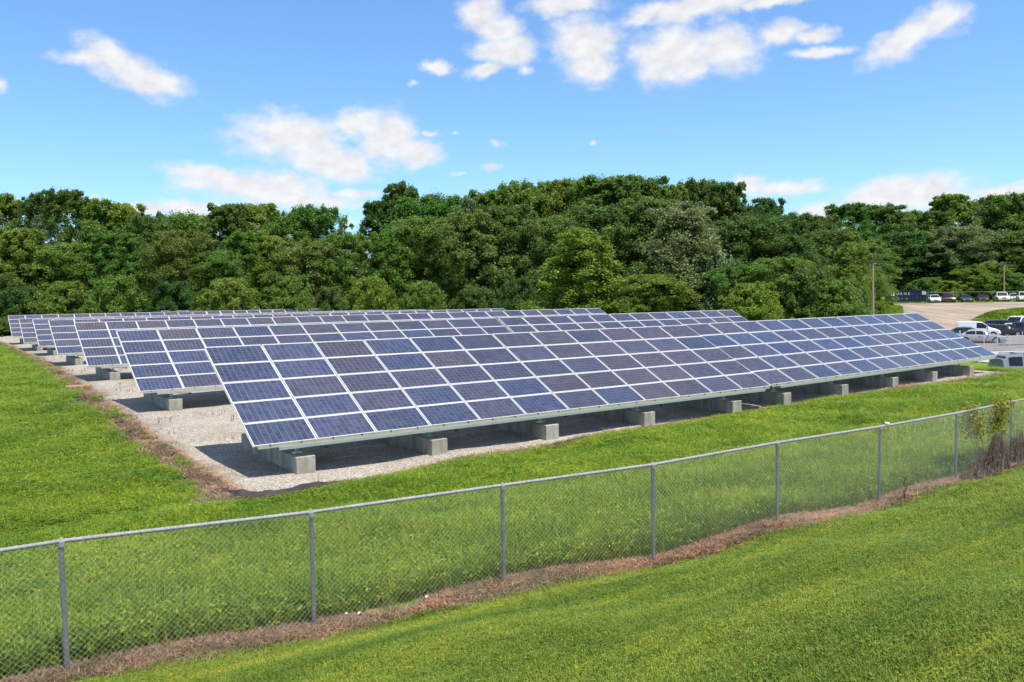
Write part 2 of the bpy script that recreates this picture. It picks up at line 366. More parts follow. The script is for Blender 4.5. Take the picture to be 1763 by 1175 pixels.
# lot, concrete apron, dirt track
def dl_sheet(name, d0, d1, l0, l1, matl, nd, nl, dz, edge=None, ledge=None):
    P = np.zeros((nd, nl, 2))
    for i, d in enumerate(np.linspace(d0, d1, nd)):
        a = l0 if ledge is None else ledge(d)[0]; b_ = l1 if ledge is None else ledge(d)[1]
        l = np.linspace(a, b_, nl)
        P[i, :, 0], P[i, :, 1] = XY(d, l)
    return sheet(name, P, matl, dz)
M_asph = noisy('worn_asphalt', (.135, .115, .10), (.23, .20, .175), .6, .9, 0, .4, .02, 8, 30)
M_conc_g = noisy('pale_concrete_paving', (.28, .275, .26), (.39, .385, .37), .5, .9, 0, .2, .01, 8, 20)
def dirt_mat():
    mt = mat('dry_dirt_track', (.4, .32, .24), .95, 0, .2); nt, N, L, b = nodes(mt)
    f = tnoise(N, L, .35, 7, .7, None, (1.0, .25, 1, R(52)))
    c = ramp(N, L, f, [(.3, (.15, .125, .10)), (.46, (.235, .20, .165)), (.58, (.34, .255, .175)), (.7, (.38, .33, .265))])
    L.new(c, b.inputs['Base Color']); bump(N, L, b, tnoise(N, L, 8, 6), .6, .05)
    return mt
M_dirt = dirt_mat()
dl_sheet('concrete_apron', 49.5, 74, 0, 0, M_conc_g, 30, 40, .05, ledge=lambda d: (38.6-(d-49.5)*.10, 95))
dl_sheet('parking_lot', 73.8, 104, 0, 0, M_asph, 30, 50, .08, ledge=lambda d: (36.5, 100))
dl_sheet('dirt_road', 99, 133.3, 0, 0, M_dirt, 90, 60, .12,
         ledge=lambda d: (float(np.interp(d, [99, 108, 116, 124, 132, 140], [40, 51, 56, 59.5, 60, 61])), float(np.interp(d, [99, 106, 110, 113, 116, 119, 121, 122.5, 140], [60, 62, 62.3, 64, 68, 75, 86, 120, 120]))))

# ------------------------------------------------------------------ materials for the arrays
M_frame = mat('anodised_frame', (.56, .55, .52), .45, .15)
M_galv = noisy('galvanised_steel', (.52, .56, .58), (.68, .71, .72), 3, .38, .55, .05, .002)
M_rail = noisy('rail_steel', (.44, .48, .49), (.54, .58, .58), 1.5, .35, .5, 0)
M_backs = mat('backsheet', (.50, .49, .47), .5)
M_black = mat('black_plastic', (.015, .015, .016), .5)
def cell_mat(name, a, b2, c2, rough=.22):
    mt = mat(name, a, rough, 0, .5); nt, N, L, b = nodes(mt)
    tc = N.new('ShaderNodeTexCoord'); oi = N.new('ShaderNodeObjectInfo')
    # one tone per cell
    sep = N.new('ShaderNodeSeparateXYZ'); L.new(tc.outputs['Object'], sep.inputs[0])
    fl = []
    for k, pitch in ((0, .1585), (1, .1568)):
        d_ = N.new('ShaderNodeMath'); d_.operation = 'DIVIDE'; L.new(sep.outputs[k], d_.inputs[0]); d_.inputs[1].default_value = pitch
        f_ = N.new('ShaderNodeMath'); f_.operation = 'FLOOR'; L.new(d_.outputs[0], f_.inputs[0]); fl.append(f_.outputs[0])
    cb = N.new('ShaderNodeCombineXYZ'); L.new(fl[0], cb.inputs[0]); L.new(fl[1], cb.inputs[1])
    ml = N.new('ShaderNodeMath'); ml.operation = 'MULTIPLY'; L.new(oi.outputs['Random'], ml.inputs[0]); ml.inputs[1].default_value = 97; L.new(ml.outputs[0], cb.inputs[2])
    wn = N.new('ShaderNodeTexWhiteNoise'); L.new(cb.outputs[0], wn.inputs['Vector'])
    c = ramp(N, L, wn.outputs['Value'], [(.1, a), (.55, b2), (1, c2)])
    # crystal mottling
    vo = N.new('ShaderNodeTexVoronoi'); vo.inputs['Scale'].default_value = 60; L.new(tc.outputs['Object'], vo.inputs['Vector'])
    sp = N.new('ShaderNodeSeparateColor'); L.new(vo.outputs['Color'], sp.inputs[0])
    c = mixc(N, L, .28, c, ramp(N, L, sp.outputs[0], [(0, (.72, .74, .78)), (1, (1.25, 1.22, 1.2))]), 'MULTIPLY')
    pv = ramp(N, L, oi.outputs['Random'], [(0, (.82, .84, .84)), (.5, (1, 1, 1)), (1, (1.2, 1.14, 1.1))])
    c = mixc(N, L, 1.0, c, pv, 'MULTIPLY')
    # printed silver bus lines, two per cell
    fr = N.new('ShaderNodeMath'); fr.operation = 'DIVIDE'; L.new(sep.outputs[1], fr.inputs[0]); fr.inputs[1].default_value = .1568
    f2 = N.new('ShaderNodeMath'); f2.operation = 'FRACT'; L.new(fr.outputs[0], f2.inputs[0])
    s1 = N.new('ShaderNodeMath'); s1.operation = 'PINGPONG'; L.new(f2.outputs[0], s1.inputs[0]); s1.inputs[1].default_value = .5
    s2 = N.new('ShaderNodeMath'); s2.operation = 'COMPARE'; L.new(s1.outputs[0], s2.inputs[0]); s2.inputs[1].default_value = .27; s2.inputs[2].default_value = .012
    c = mixc(N, L, s2.outputs[0], c, (.24, .24, .25))
    L.new(c, b.inputs['Base Color'])
    b.inputs['Specular IOR Level'].default_value = .35
    return mt
M_cell = [cell_mat('cells_blue', (.027, .036, .074), (.036, .047, .090), (.046, .059, .110)),
          cell_mat('cells_slate', (.034, .037, .062), (.044, .046, .075), (.055, .057, .090)),
          cell_mat('cells_violet', (.040, .037, .054), (.051, .046, .064), (.063, .057, .077))]
def conc_mat():
    mt = mat('ballast_concrete', (.36, .35, .31), .9, 0, .3); nt, N, L, b = nodes(mt)
    f = tnoise(N, L, 1.6, 7, .7); st = tnoise(N, L, 3.5, 5, .7, None, (1, 1, .15)); f3 = tnoise(N, L, 30, 4)
    c = ramp(N, L, f, [(.3, (.25, .235, .19)), (.52, (.39, .37, .31)), (.75, (.50, .475, .40))])
    c = mixc(N, L, .6, c, ramp(N, L, st, [(.36, (.42, .39, .32)), (.6, (1.05, 1.05, 1.02))]), 'MULTIPLY')
    c = mixc(N, L, .35, c, ramp(N, L, f3, [(.3, (.6, .6, .6)), (.6, (1.1, 1.1, 1.1))]), 'MULTIPLY')
    L.new(c, b.inputs['Base Color']); bump(N, L, b, f3, .3, .006)
    return mt
M_block = conc_mat()
TILT = R(27.16); SL = 4.9316; PR = SL/5
PW, PH = 1.615, PR-.009
def panel_meshes():
    mb = MB(); t = .042; w = .026
    mb.box(0, PW, 0, w, -t, 0); mb.box(0, PW, PH-w, PH, -t, 0); mb.box(0, w, w, PH-w, -t, 0); mb.box(PW-w, PW, w, PH-w, -t, 0)
    b0 = len(mb.f)
    mb.box(w, PW-w, w, PH-w, -.012, -.006)
    me = mesh_np('solar_panel', mb.v, mb.f, [M_frame, M_backs])
    for i in range(b0, len(mb.f)): me.polygons[i].material_index = 1
    c = MB(); g = .0042
    x0 = (PW-1.585)/2; ys = (PH-2*w-.012)/6; y0 = w+.006
    for i in range(10):
        for j in range(6):
            xa, ya = i*.1585+g/2, j*.1568+g/2
            xb, yb = (i+1)*.1585-g/2, min((j+1)*.1568-g/2, PH-w*2)
            ch = .0008
            c.poly([(xa+ch, ya, 0), (xb-ch, ya, 0), (xb, ya+ch, 0), (xb, yb-ch, 0), (xb-ch, yb, 0), (xa+ch, yb, 0), (xa, yb-ch, 0), (xa, ya+ch, 0)])
    sy = (PH-2*w-.01)/(.1568*6)
    return me, c, x0, y0, sy
pme, cmb, cx0, cy0, csy = panel_meshes()
cme = [cmb.mesh('solar_cells', m_) for m_ in M_cell]
def table_frame(t, pitch, blocks, yaw_blocks=0, last=False):
    """structure of one table, local origin = low left panel corner; x along, y north, ground at z=-.9"""
    L_ = 11*pitch + PW
    ct, st = math.cos(TILT), math.sin(TILT)
    def sp(s, n=0): return Vector((0, s*ct - n*st, s*st + n*ct))     # point at distance s up the slope, n normal to it
    Mx = Matrix.Rotation(TILT, 4, 'X')
    # rails along the table, below the panels
    for k, s in enumerate((.20, 2.45, 4.6)):
        mb = MB(); h = .17 if k == 0 else .14
        z0 = -.115
        x0 = .62 if k == 0 else .3
        p = sp(s, -.10)
        # C channel, web facing south
        if k == 0: p = Vector((0, .012, -.115)); h = .075
        mb.box(x0, L_-x0*.6, p.y-.035, p.y-.03, p.z-h+.02, p.z+.02); mb.box(x0, L_-x0*.6, p.y-.03, p.y+.04, p.z+.012, p.z+.02); mb.box(x0, L_-x0*.6, p.y-.03, p.y+.04, p.z-h+.02, p.z-h+.028)
        mb.obj('purlin', M_rail, t)
    mbm = MB()                                                      # thin lip rail straight below the lowest frames
    mbm.box(.1, L_-.1, .0, .03, -.092, -.04)
    mbm.obj('edge_rail', mat_edge, t)
    # clamps on the low edge
    mc = MB()
    for c in range(12):
        for f in (.25, .75):
            x = c*pitch + PW*f; mc.box(x-.012, x+.012, -.008, .012, -.05, .006)
    mc.obj('panel_clamps', M_black, t)['kind'] = 'stuff'
    # rafters: white strips seen in the seams between the columns
    for c in range(13):
        mb = MB(); xc = c*pitch - (pitch-PW)/2
        if c == 0: xc = .035
        if c == 12: xc = L_-.035
        mb.box(xc-.05, xc+.05, .03, SL-.04, -.058, -.0445, Mx)
        mb.obj('rafter', M_frame, t)
    for bx in blocks:
        b = MB(); zg = -.95; zt = -.41
        b.box(bx, bx+.5, -.02, 4.7, zg, zt)
        bo = b.obj('concrete_block', M_block, t, bevel=.012)
        ms = MB()
        for yy in (1.0, 1.95, 2.9, 3.8):                            # form joints
            for xs in (bx-.003, bx+.499): ms.box(xs, xs+.004, yy, yy+.008, zg+.05, zt-.02)
        ms.obj('form_joints', M_dark, bo)['kind'] = 'stuff'
        for yy, s in ((.62, .70), (3.95, 4.40)):
            ptop = sp(s, -.22)
            m2 = MB(); m2.box(bx+.21, bx+.29, yy-.035, yy+.035, zt, yy*st/ct-.17)
            m2.box(bx+.13, bx+.37, yy-.1, yy+.1, zt, zt+.012)
            m2.obj('post', M_galv, t)
        m3 = MB(); m3.tube((bx+.25, .3, -.02), (bx+.25, 4.2, 3.9*st/ct), .03, n=6)
        m3.v = [(v[0], v[1], v[2]-.17) for v in m3.v]; m3.obj('cross_beam', M_galv, t)
        m4 = MB(); m4.tube((bx+.25, .3, -.2), (bx+.82, .02, -.21), .012, n=6); m4.tube((bx+.80, .05, -.22), (bx+.84, -.02, -.22), .035, n=10)
        m4.obj('conduit_end', M_black, t)
mat_edge = noisy('edge_rail_tan', (.42, .40, .30), (.52, .5, .38), 2, .45, .3, 0)
M_dark = mat('dark_form_joint', (.10, .095, .08), .9)  # dark colour of the form joints
def fill_panels(t, pitch, weights):
    ct, st = math.cos(TILT), math.sin(TILT)
    for c in range(12):
        for r in range(5):
            s = r*PR + .011
            jx, jn = random.uniform(-.003, .003), random.uniform(-.003, .003)
            o = link('solar_panel', pme, t); o.location = (c*pitch+jx, s*ct - jn*st, s*st + jn*ct); o.rotation_euler = (TILT+random.uniform(-.0012, .0012), random.uniform(-.0015, .0015), 0)
            w = weights(c/11.0, r)
            k = random.choices((0, 1, 2), w)[0]
            q = link('solar_cells', cme[k], o); q.location = (cx0, cy0, -.0035); q.scale = (1, csy, 1)
B1 = [1.05, 4.95, 8.95, 13.1, 17.55]; B2 = [.85, 5.05, 9.3, 13.1, 17.1]
ROWS = [(0, 0, 0), (.198, 14.502, .108), (.497, 29.036, .188), (.766, 43.83, .103), (1.305, 60.75, -.097), (1.09, 71.45, -.196), (1.0, 83.7, .006), (0, 96.0, .02)]
ordn = ['front', 'second', 'third', 'fourth', 'fifth', 'sixth', 'seventh', 'eighth and farthest']
def table_wiring(t, pitch, blocks):
    g = random.Random(len(t.children)); L_ = 11*pitch+PW
    mb = MB(); y, z0 = .95, .30; n = 40; P_ = []
    for i in range(n+1):
        x = .6+(L_-1.2)*i/n; P_.append(Vector((x, y+.03*math.sin(i*.8), z0-.05*abs(math.sin(i*math.pi/4))-.02)))
    for i in range(n): mb.tube(P_[i], P_[i+1], .012, n=5, cap=False)
    mb.obj('cable', M_black, t)
    for bx in blocks[1::2]:
        b = MB(); b.box(bx+.12, bx+.38, .66, .80, -.36, -.02); b.obj('junction_box', M_galv, t, bevel=.01)
protoL = protoR = None
def w_left(u, r): return (max(.12, .8-1.0*u-.08*r), .45, max(.03, .75*u-.1+.05*r))  # own panel tints mixed with sky reflection put into the cell colour by column
def w_mid(u, r): return (.14, .5, .36)
def w_right(u, r): return (.12+.8*min(1, u*1.5), .28, max(.02, .6-1.2*u))  # bluer to the right: own blue panels plus view-angle sky tint in the colour
def place_table(t, x, y, z, rz, label):
    t.location = (x, y, z); t.rotation_euler = (0, 0, rz)
    tag(t, label, 'solar array', 'ground-mounted solar arrays')
def new_table(pitch, blocks, proto):
    if proto is None:
        t = empty('solar_array', (0, 0, 0)); table_frame(t, pitch, blocks); table_wiring(t, pitch, blocks); return t
    t = proto.copy(); COL.objects.link(t)
    for ch in proto.children:
        if ch.name.startswith('solar_panel'): continue
        copy_tree(ch, t)
    return t
for k, (rx, ry, rz_) in enumerate(ROWS):
    if k < 7:
        t = new_table(1.652, B1, protoL)
        if protoL is None: protoL = t
        a = (.28, .37, 0, -R(1.0)) if k == 0 else (.28+rx, ry, rz_, 0)
        place_table(t, *a, f'left solar array of the {ordn[k]} row' + (', nearest and largest in view' if k == 0 else ', counted from the chain-link fence'))
        fill_panels(t, 1.652, w_left)
    t = new_table(1.709, B2, protoR)
    if protoR is None: protoR = t
    a = (20.24, .19, .0124, R(1.9)) if k == 0 else (20.24+rx, ry, rz_, 0)
    place_table(t, *a, {0: 'right solar array of the front row, with the bluest panels, beside the parking lot', 7: 'lone solar array of the farthest row, just in front of the trees'}.get(k, f'right solar array of the {ordn[k]} row, counted from the chain-link fence'))
    fill_panels(t, 1.709, w_right if k == 0 else w_mid)

# ------------------------------------------------------------------ chain-link fence in front
M_wire = mat('galvanised_wire', (.47, .47, .45), .6, .0)
M_post = noisy('weathered_galvanised_pipe', (.17, .175, .18), (.27, .28, .29), 6, .5, .35, .1, .002)
M_railp = noisy('galvanised_pipe', (.20, .19, .20), (.32, .31, .32), 8, .75, .0, .1, .002)
M_knuckle = mat('wire_knuckle', (.42, .42, .43), .6)
def fence_near():
    f = empty('chain_link_fence', (FX[3], FY[3], FZ[3])); o = Vector((FX[3], FY[3], FZ[3]))
    tag(f, 'long grey chain-link fence crossing the grass below the mown bank', 'fence')
    HT = 1.52; n = len(FX)
    pts = [Vector((FX[i], FY[i], FZ[i]))-o for i in range(n)]
    for i in range(1, n):
        p = pts[i]; lean = random.uniform(-.012, .012)
        mb = MB(); mb.tube((p.x, p.y, p.z-.25), (p.x+lean, p.y, p.z+HT-.05), .030, n=12)
        po = mb.obj('fence_post', M_post, f, smooth=True)
        cp = MB(); cp.tube((p.x, p.y, p.z+HT-.06), (p.x, p.y, p.z+HT+.0), .041, n=12); cp.tube((p.x, p.y, p.z+HT), (p.x, p.y, p.z+HT+.045), .034, .012, n=12)
        cp.obj('post_cap', M_railp, po, smooth=True)
    for i in range(n-1):
        a, b = pts[i], pts[i+1]; e = (b-a); Ln = math.hypot(e.x, e.y); u = Vector((e.x, e.y, 0))/Ln
        nrm = Vector((u.y, -u.x, 0))                        # towards the camera side
        up = Vector((0, 0, HT))
        mb = MB(); mb.tube(a+up-u*.0, b+up+u*.0, .024, n=12); mb.obj('top_rail', M_railp, f, smooth=True)
        # woven fabric: two families of kinked diagonal wires on the near side of the posts
        w = MB(); sp = .072; k = 0; r = .00125
        off = nrm*.038
        x = -HT
        cells = 42; dz = HT/cells; dx = sp/2
        nn = int(Ln/sp)+1
        V = []; F = []
        def bez(t_): return a.lerp(b, t_)
        # each wire is a zigzag running down; neighbouring wires interlock
        for j in range(nn+1):
            x0 = j*sp
            for side in (0, 1):
                prev = None
                for q in range(cells+1):
                    zig = (q % 2)
                    xx = x0 + (dx if zig else 0) if side == 0 else x0 + sp - (dx if zig else 0)
                    if side == 1: xx = x0 + (0 if not zig else -dx)
                    if xx < 0 or xx > Ln: prev = None; continue
                    zt = HT - .0 - q*dz*.985
                    wig = .010*math.sin(xx*3.1+q*.4)
                    P_ = a + u*xx + Vector((0, 0, (b.z-a.z)*xx/Ln)) + off + nrm*(wig+(.004 if (side ^ zig) else -.004)) + Vector((0, 0, zt))
                    if prev is not None:
                        k0 = len(V); dirv = (P_-prev).normalized(); s1 = dirv.cross(nrm).normalized()*r; s2 = nrm*r
                        for c_ in (prev, P_):
                            V += [tuple(c_+s1), tuple(c_-s1*.5+s2*.87), tuple(c_-s1*.5-s2*.87)]
                        F += [(k0, k0+1, k0+4, k0+3), (k0+1, k0+2, k0+5, k0+4), (k0+2, k0, k0+3, k0+5)]
                    prev = P_
        me = mesh_np('chain_link_mesh', np.array(V), np.array(F), M_wire); link('chain_link_mesh', me, f)
        tw = MB()
        s = .05
        while s < Ln:
            c_ = a + u*s + up + Vector((0, 0, (b.z-a.z)*s/Ln))
            for q in range(6):
                t0, t1 = q*math.pi/3, (q+1)*math.pi/3
                p0 = c_ + nrm*math.cos(t0)*.028 + Vector((0, 0, math.sin(t0)*.028)) + u*q*.004
                p1 = c_ + nrm*math.cos(t1)*.028 + Vector((0, 0, math.sin(t1)*.028)) + u*(q+1)*.004
                tw.tube(p0, p1, .0045, n=3, cap=False)
            s += .072
        to = tw.obj('wire_knuckles', M_knuckle, f); to['kind'] = 'stuff'
fence_near()
M_white = mat('white_plastic', (.82, .82, .80), .5)
def ribbon():
    V = []; F = []; o = Vector((9.34, -10.60, .90))
    n = 9
    for i in range(n):
        t = i/(n-1)
        x = .02+.26*t; z = .03 - .16*t + .05*math.sin(t*3); y = -.02-.05*math.sin(t*5)
        w_ = .035*(1-.4*t)
        V += [(x, y, z+w_), (x+.012, y-.02*math.sin(t*9), z-w_)]
    for i in range(n-1): F.append((2*i, 2*i+1, 2*i+3, 2*i+2))
    ob = link('plastic_strip', mesh_np('plastic_strip', V, F, M_white, smooth=True)); ob.location = o
    sm = ob.modifiers.new('s', 'SOLIDIFY'); sm.thickness = .004
    tag(ob, 'torn white plastic strip caught on the fence rail at a post', 'plastic strip')
ribbon()

# ------------------------------------------------------------------ foliage helpers
def leaf_mat(name, dark, mid, light, trans=.35, rough=.55):
    mt = mat(name, mid, rough, 0, .35); nt, N, L, b = nodes(mt)
    geo = N.new('ShaderNodeNewGeometry'); oi = N.new('ShaderNodeObjectInfo')
    c = ramp(N, L, geo.outputs['Random Per Island'], [(0, dark), (.5, mid), (1, light)])
    hv = N.new('ShaderNodeHueSaturation'); L.new(c, hv.inputs['Color'])
    mh = N.new('ShaderNodeMapRange'); L.new(oi.outputs['Random'], mh.inputs[0]); mh.inputs[3].default_value = .472; mh.inputs[4].default_value = .526; L.new(mh.outputs[0], hv.inputs['Hue'])
    mv = N.new('ShaderNodeMapRange'); L.new(oi.outputs['Random'], mv.inputs[0]); mv.inputs[3].default_value = 1.15; mv.inputs[4].default_value = .88; L.new(mv.outputs[0], hv.inputs['Value'])
    L.new(hv.outputs[0], b.inputs['Base Color'])
    tr = N.new('ShaderNodeBsdfTranslucent'); L.new(hv.outputs[0], tr.inputs['Color'])
    ms = N.new('ShaderNodeMixShader'); ms.inputs[0].default_value = trans
    out = [n for n in N if n.type == 'OUTPUT_MATERIAL'][0]
    L.new(b.outputs[0], ms.inputs[1]); L.new(tr.outputs[0], ms.inputs[2]); L.new(ms.outputs[0], out.inputs[0])
    return mt
LM = {
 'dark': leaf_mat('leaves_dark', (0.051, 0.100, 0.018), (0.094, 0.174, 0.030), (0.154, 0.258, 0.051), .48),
 'mid': leaf_mat('leaves_mid', (0.075, 0.144, 0.018), (0.145, 0.262, 0.034), (0.242, 0.371, 0.066), .48),
 'light': leaf_mat('leaves_light', (0.094, 0.168, 0.015), (0.182, 0.284, 0.031), (0.297, 0.406, 0.061), .48),
 'yellow': leaf_mat('leaves_yellow', (0.094, 0.110, 0.015), (0.198, 0.232, 0.033), (0.319, 0.348, 0.072), .48),
 'grey': leaf_mat('leaves_grey', (0.077, 0.118, 0.035), (0.160, 0.220, 0.075), (0.297, 0.377, 0.165), .48),
 'olive': leaf_mat('leaves_olive', (0.083, 0.135, 0.022), (0.154, 0.238, 0.042), (0.248, 0.336, 0.081), .48),
}
M_bark = noisy('bark', (.05, .04, .032), (.13, .11, .09), 3, .95, 0, .6, .03)
def crown_mesh(name, H, Wd, seed, n_clumps, per, shape='round', leaf=.42, low=.06, clump=1.7, spiky=0.0):
    g = np.random.default_rng(seed)
    def prof(t):
        if shape == 'round': return np.sqrt(np.clip(1-((t-.52)/.53)**2, 0, 1))**.85
        if shape == 'cone': return np.clip(1.08*(1-t)**.75*(.65+.6*t), 0, 1)*sstep(0, .08, t)+.0
        if shape == 'tall': return np.clip(np.sqrt(np.clip(1-((t-.5)/.52)**2, 0, 1)), .35*sstep(0, .1, t), 1)*(1-.55*sstep(.72, 1.0, t))
        if shape == 'bush': return np.sqrt(np.clip(1-(t/1.03)**2.2, 0, 1))
    n_clumps = int(n_clumps*1.9); per = int(per*1.0); clump = clump*.72; leaf = leaf*.74
    cs = []
    lob = [(g.uniform(0, 6.28), g.integers(2, 5), g.uniform(.06, .16)) for _ in range(3)]
    ga = math.pi*(3-5**.5)
    for i in range(n_clumps):
        t = low + (1-low)*((i+.5)/n_clumps)**.85 + g.uniform(-.03, .03); t = min(max(t, 0.02), .985)
        th = i*ga + g.uniform(-.5, .5)
        rr = prof(t)*Wd/2*(1+sum(a*math.sin(k*th+p+t*5) for p, k, a in lob))
        q = g.uniform(.55, 1.12) if g.random() < .8 else g.uniform(.2, .6)
        cs.append((math.cos(th)*rr*q, math.sin(th)*rr*q, t*H - clump*.5*(t > .9), clump*g.uniform(.4, 1.35)*(1-.3*t)))
    for i in range(int(spiky*n_clumps)):
        th = g.uniform(0, 6.28); r_ = g.uniform(0, .32)*Wd; cs.append((math.cos(th)*r_, math.sin(th)*r_, H*g.uniform(.86, .985), clump*g.uniform(.35, .55)))
    cs = np.array(cs)
    nC = len(cs); n = nC*per
    ci = np.repeat(np.arange(nC), per)
    dirv = g.normal(size=(n, 3)); dirv[:, 2] = np.abs(dirv[:, 2])*1.1 - .55
    outw = cs[ci, :3].copy(); outw[:, 2] = 0; outw /= (np.linalg.norm(outw, axis=1, keepdims=True)+.5)
    dirv += outw*.7; dirv /= np.linalg.norm(dirv, axis=1, keepdims=True)
    rad = cs[ci, 3]*(g.uniform(.08, 1.0, n)**.55)*g.choice([1.0, 1.15, 1.45], n, p=[.6, .28, .12])*(1+.25*np.sin(dirv[:, 0]*7+ci)*np.sin(dirv[:, 1]*6+ci*2))
    P = cs[ci, :3] + dirv*rad[:, None]*np.array([1, 1, 1.18])
    P[:, 2] = np.maximum(P[:, 2], .1)
    nrm = dirv*.55 + g.normal(size=(n, 3))*.75 + np.array([0, -.0, .30]); nrm /= np.linalg.norm(nrm, axis=1, keepdims=True)
    u = np.cross(nrm, g.normal(size=(n, 3))); u /= np.linalg.norm(u, axis=1, keepdims=True); v = np.cross(nrm, u)
    s = leaf*g.uniform(.6, 1.25, n)[:, None]
    V = np.stack([P-u*s*.5, P-v*s*.32+nrm*s*.08, P+u*s*.5-nrm*s*.1, P+v*s*.32+nrm*s*.08], 1).reshape(-1, 3)
    F = np.arange(n*4).reshape(n, 4)
    return mesh_np(name, V, F, LM['mid'])
def trunk_mesh(name, H, Wd, seed):
    g = random.Random(seed); mb = MB(); r0 = .02*H
    pts = [Vector((0, 0, -.4))]
    for i in range(1, 7): pts.append(Vector((g.uniform(-.25, .25)*i*.3, g.uniform(-.25, .25)*i*.3, H*.13*i)))
    for i in range(6): mb.tube(pts[i], pts[i+1], r0*(1-i*.14), r0*(1-(i+1)*.14), n=8, cap=False)
    for i in range(9):
        k = g.randint(1, 5); b = pts[k]; th = g.uniform(0, 6.28); ln = Wd*g.uniform(.28, .45)
        m_ = b+Vector((math.cos(th)*ln*.5, math.sin(th)*ln*.5, ln*.3)); e = b+Vector((math.cos(th)*ln, math.sin(th)*ln, ln*.75))
        rr = r0*(1-k*.14)*.5; mb.tube(b, m_, rr, rr*.7, n=6, cap=False); mb.tube(m_, e, rr*.7, rr*.25, n=6, cap=False)
    return mb.mesh(name, M_bark, True)
VAR = {}
for nm, H, Wd, sd, nc, per, sh, lf, low, cl, spk in [
    ('roundA', 20, 12, 1, 120, 230, 'round', .46, .13, 1.9, .12), ('roundB', 20, 12, 2, 135, 200, 'round', .42, .13, 1.65, .2),
    ('tallA', 20, 9, 3, 110, 210, 'tall', .42, .08, 1.6, .35), ('tallB', 20, 9, 4, 115, 200, 'tall', .46, .1, 1.4, .45),
    ('coneA', 20, 13, 5, 150, 200, 'cone', .44, .02, 1.6, .05), ('locust', 20, 10, 6, 170, 160, 'tall', .34, .12, 1.25, .5),
    ('bushA', 8, 9, 7, 75, 230, 'bush', .38, .0, 1.25, .1), ('bushB', 8, 9, 8, 90, 200, 'bush', .34, .0, 1.1, .2)]:
    VAR[nm] = (crown_mesh('crown', H, Wd, sd, nc, per, sh, lf, low, cl, spk), trunk_mesh('trunk', H, Wd, sd), H, Wd)
def tree(var, leaf, px, top, wpx, d, label, group, name='tree', cat='tree'):
    cm, tm, H0, W0 = VAR[var]
    l = (px-881)/1400*d; x, y = XY(d, l); zg = hz(x, y)
    hy = 510-(px-881)*.015
    H = (hy-top)/1400*d + CAM.z - zg; H *= .975; Wd = wpx/1400*d
    root = empty(name, (x, y, zg), random.uniform(0, 6.28))
    root.scale = (Wd/W0, Wd/W0, H/H0)
    c = link('crown', cm, root); c.material_slots[0].link = 'OBJECT'; c.material_slots[0].material = LM[leaf]
    link('trunk', tm, root)
    tag(root, label, cat, group)
G3 = 'back row of woodland trees'; G2 = 'trees along the front edge of the wood'; G1 = 'bushes and small trees nearest the arrays'
adj = {'dark': 'dark green', 'mid': 'mid green', 'light': 'bright fresh green', 'yellow': 'yellowish green', 'grey': 'silvery grey-green', 'olive': 'dull olive green'}
shp = {'roundA': 'broad round-topped', 'roundB': 'broad bushy', 'tallA': 'tall narrow', 'tallB': 'tall ragged', 'coneA': 'wide pointed', 'locust': 'feathery tall', 'bushA': 'low round', 'bushB': 'low bushy'}
def nth(i):
    if i >= 20: return ['twent', 'thirt'][i//10-2 if (i+1)%10 else (i+1)//10-2]+'ieth' if (i+1)%10 == 0 else ['twenty-', 'thirty-'][(i+1)//10-2]+['', 'first', 'second', 'third', 'fourth', 'fifth', 'sixth', 'seventh', 'eighth', 'ninth'][(i+1)%10]
    return ['leftmost', 'second', 'third', 'fourth', 'fifth', 'sixth', 'seventh', 'eighth', 'ninth', 'tenth', 'eleventh', 'twelfth', 'thirteenth', 'fourteenth', 'fifteenth', 'sixteenth', 'seventeenth', 'eighteenth', 'nineteenth', 'twentieth'][i] if i < 20 else f'number {i+1}'
back = [(-60, 335, 120, 'tallA', 'mid'), (15, 332, 80, 'locust', 'mid'), (75, 330, 62, 'locust', 'dark'), (125, 325, 80, 'locust', 'dark'), (178, 343, 80, 'tallA', 'mid'), (222, 348, 70, 'tallA', 'light'),
    (268, 368, 80, 'roundB', 'olive'), (318, 366, 90, 'roundA', 'mid'), (365, 366, 70, 'roundB', 'mid'), (400, 350, 75, 'tallB', 'dark'), (450, 349, 80, 'tallA', 'mid'), (505, 366, 70, 'roundA', 'mid'), (548, 353, 92, 'roundB', 'mid'),
    (655, 345, 60, 'tallB', 'dark'), (694, 315, 75, 'tallB', 'dark'), (745, 334, 110, 'roundA', 'mid'), (800, 338, 90, 'roundB', 'grey'), (852, 326, 90, 'tallB', 'mid'), (910, 312, 110, 'roundB', 'mid'), (960, 310, 80, 'tallB', 'yellow'),
    (1010, 303, 100, 'roundB', 'mid'), (1060, 302, 110, 'tallB', 'olive'), (1110, 304, 90, 'tallA', 'dark'), (1150, 318, 80, 'tallB', 'mid'), (1205, 307, 90, 'roundB', 'dark'), (1250, 313, 75, 'tallB', 'dark'),
    (1290, 352, 80, 'roundB', 'dark'), (1322, 340, 58, 'tallA', 'dark'), (1362, 366, 70, 'roundA', 'dark'), (1410, 370, 80, 'roundB', 'dark'), (1462, 350, 90, 'locust', 'mid'), (1512, 352, 90, 'locust', 'olive'),
    (1560, 362, 80, 'roundB', 'mid'), (1600, 364, 70, 'tallB', 'dark'), (1635, 334, 75, 'tallB', 'mid'), (1690, 340, 90, 'roundA', 'dark'), (1742, 332, 90, 'roundB', 'mid'), (1800, 335, 110, 'roundA', 'dark')]
def dback(px): return float(np.interp(px, [-80, 400, 900, 1300, 1500, 1800], [136, 140, 140, 150, 175, 185]))
for i, (px, top, w, var, lf) in enumerate(back):
    tree(var, lf, px, top, w*1.3, dback(px)+random.uniform(-3, 5), f'{shp[var]} {adj[lf]} tree, {nth(i)} from the left in the skyline row', G3)
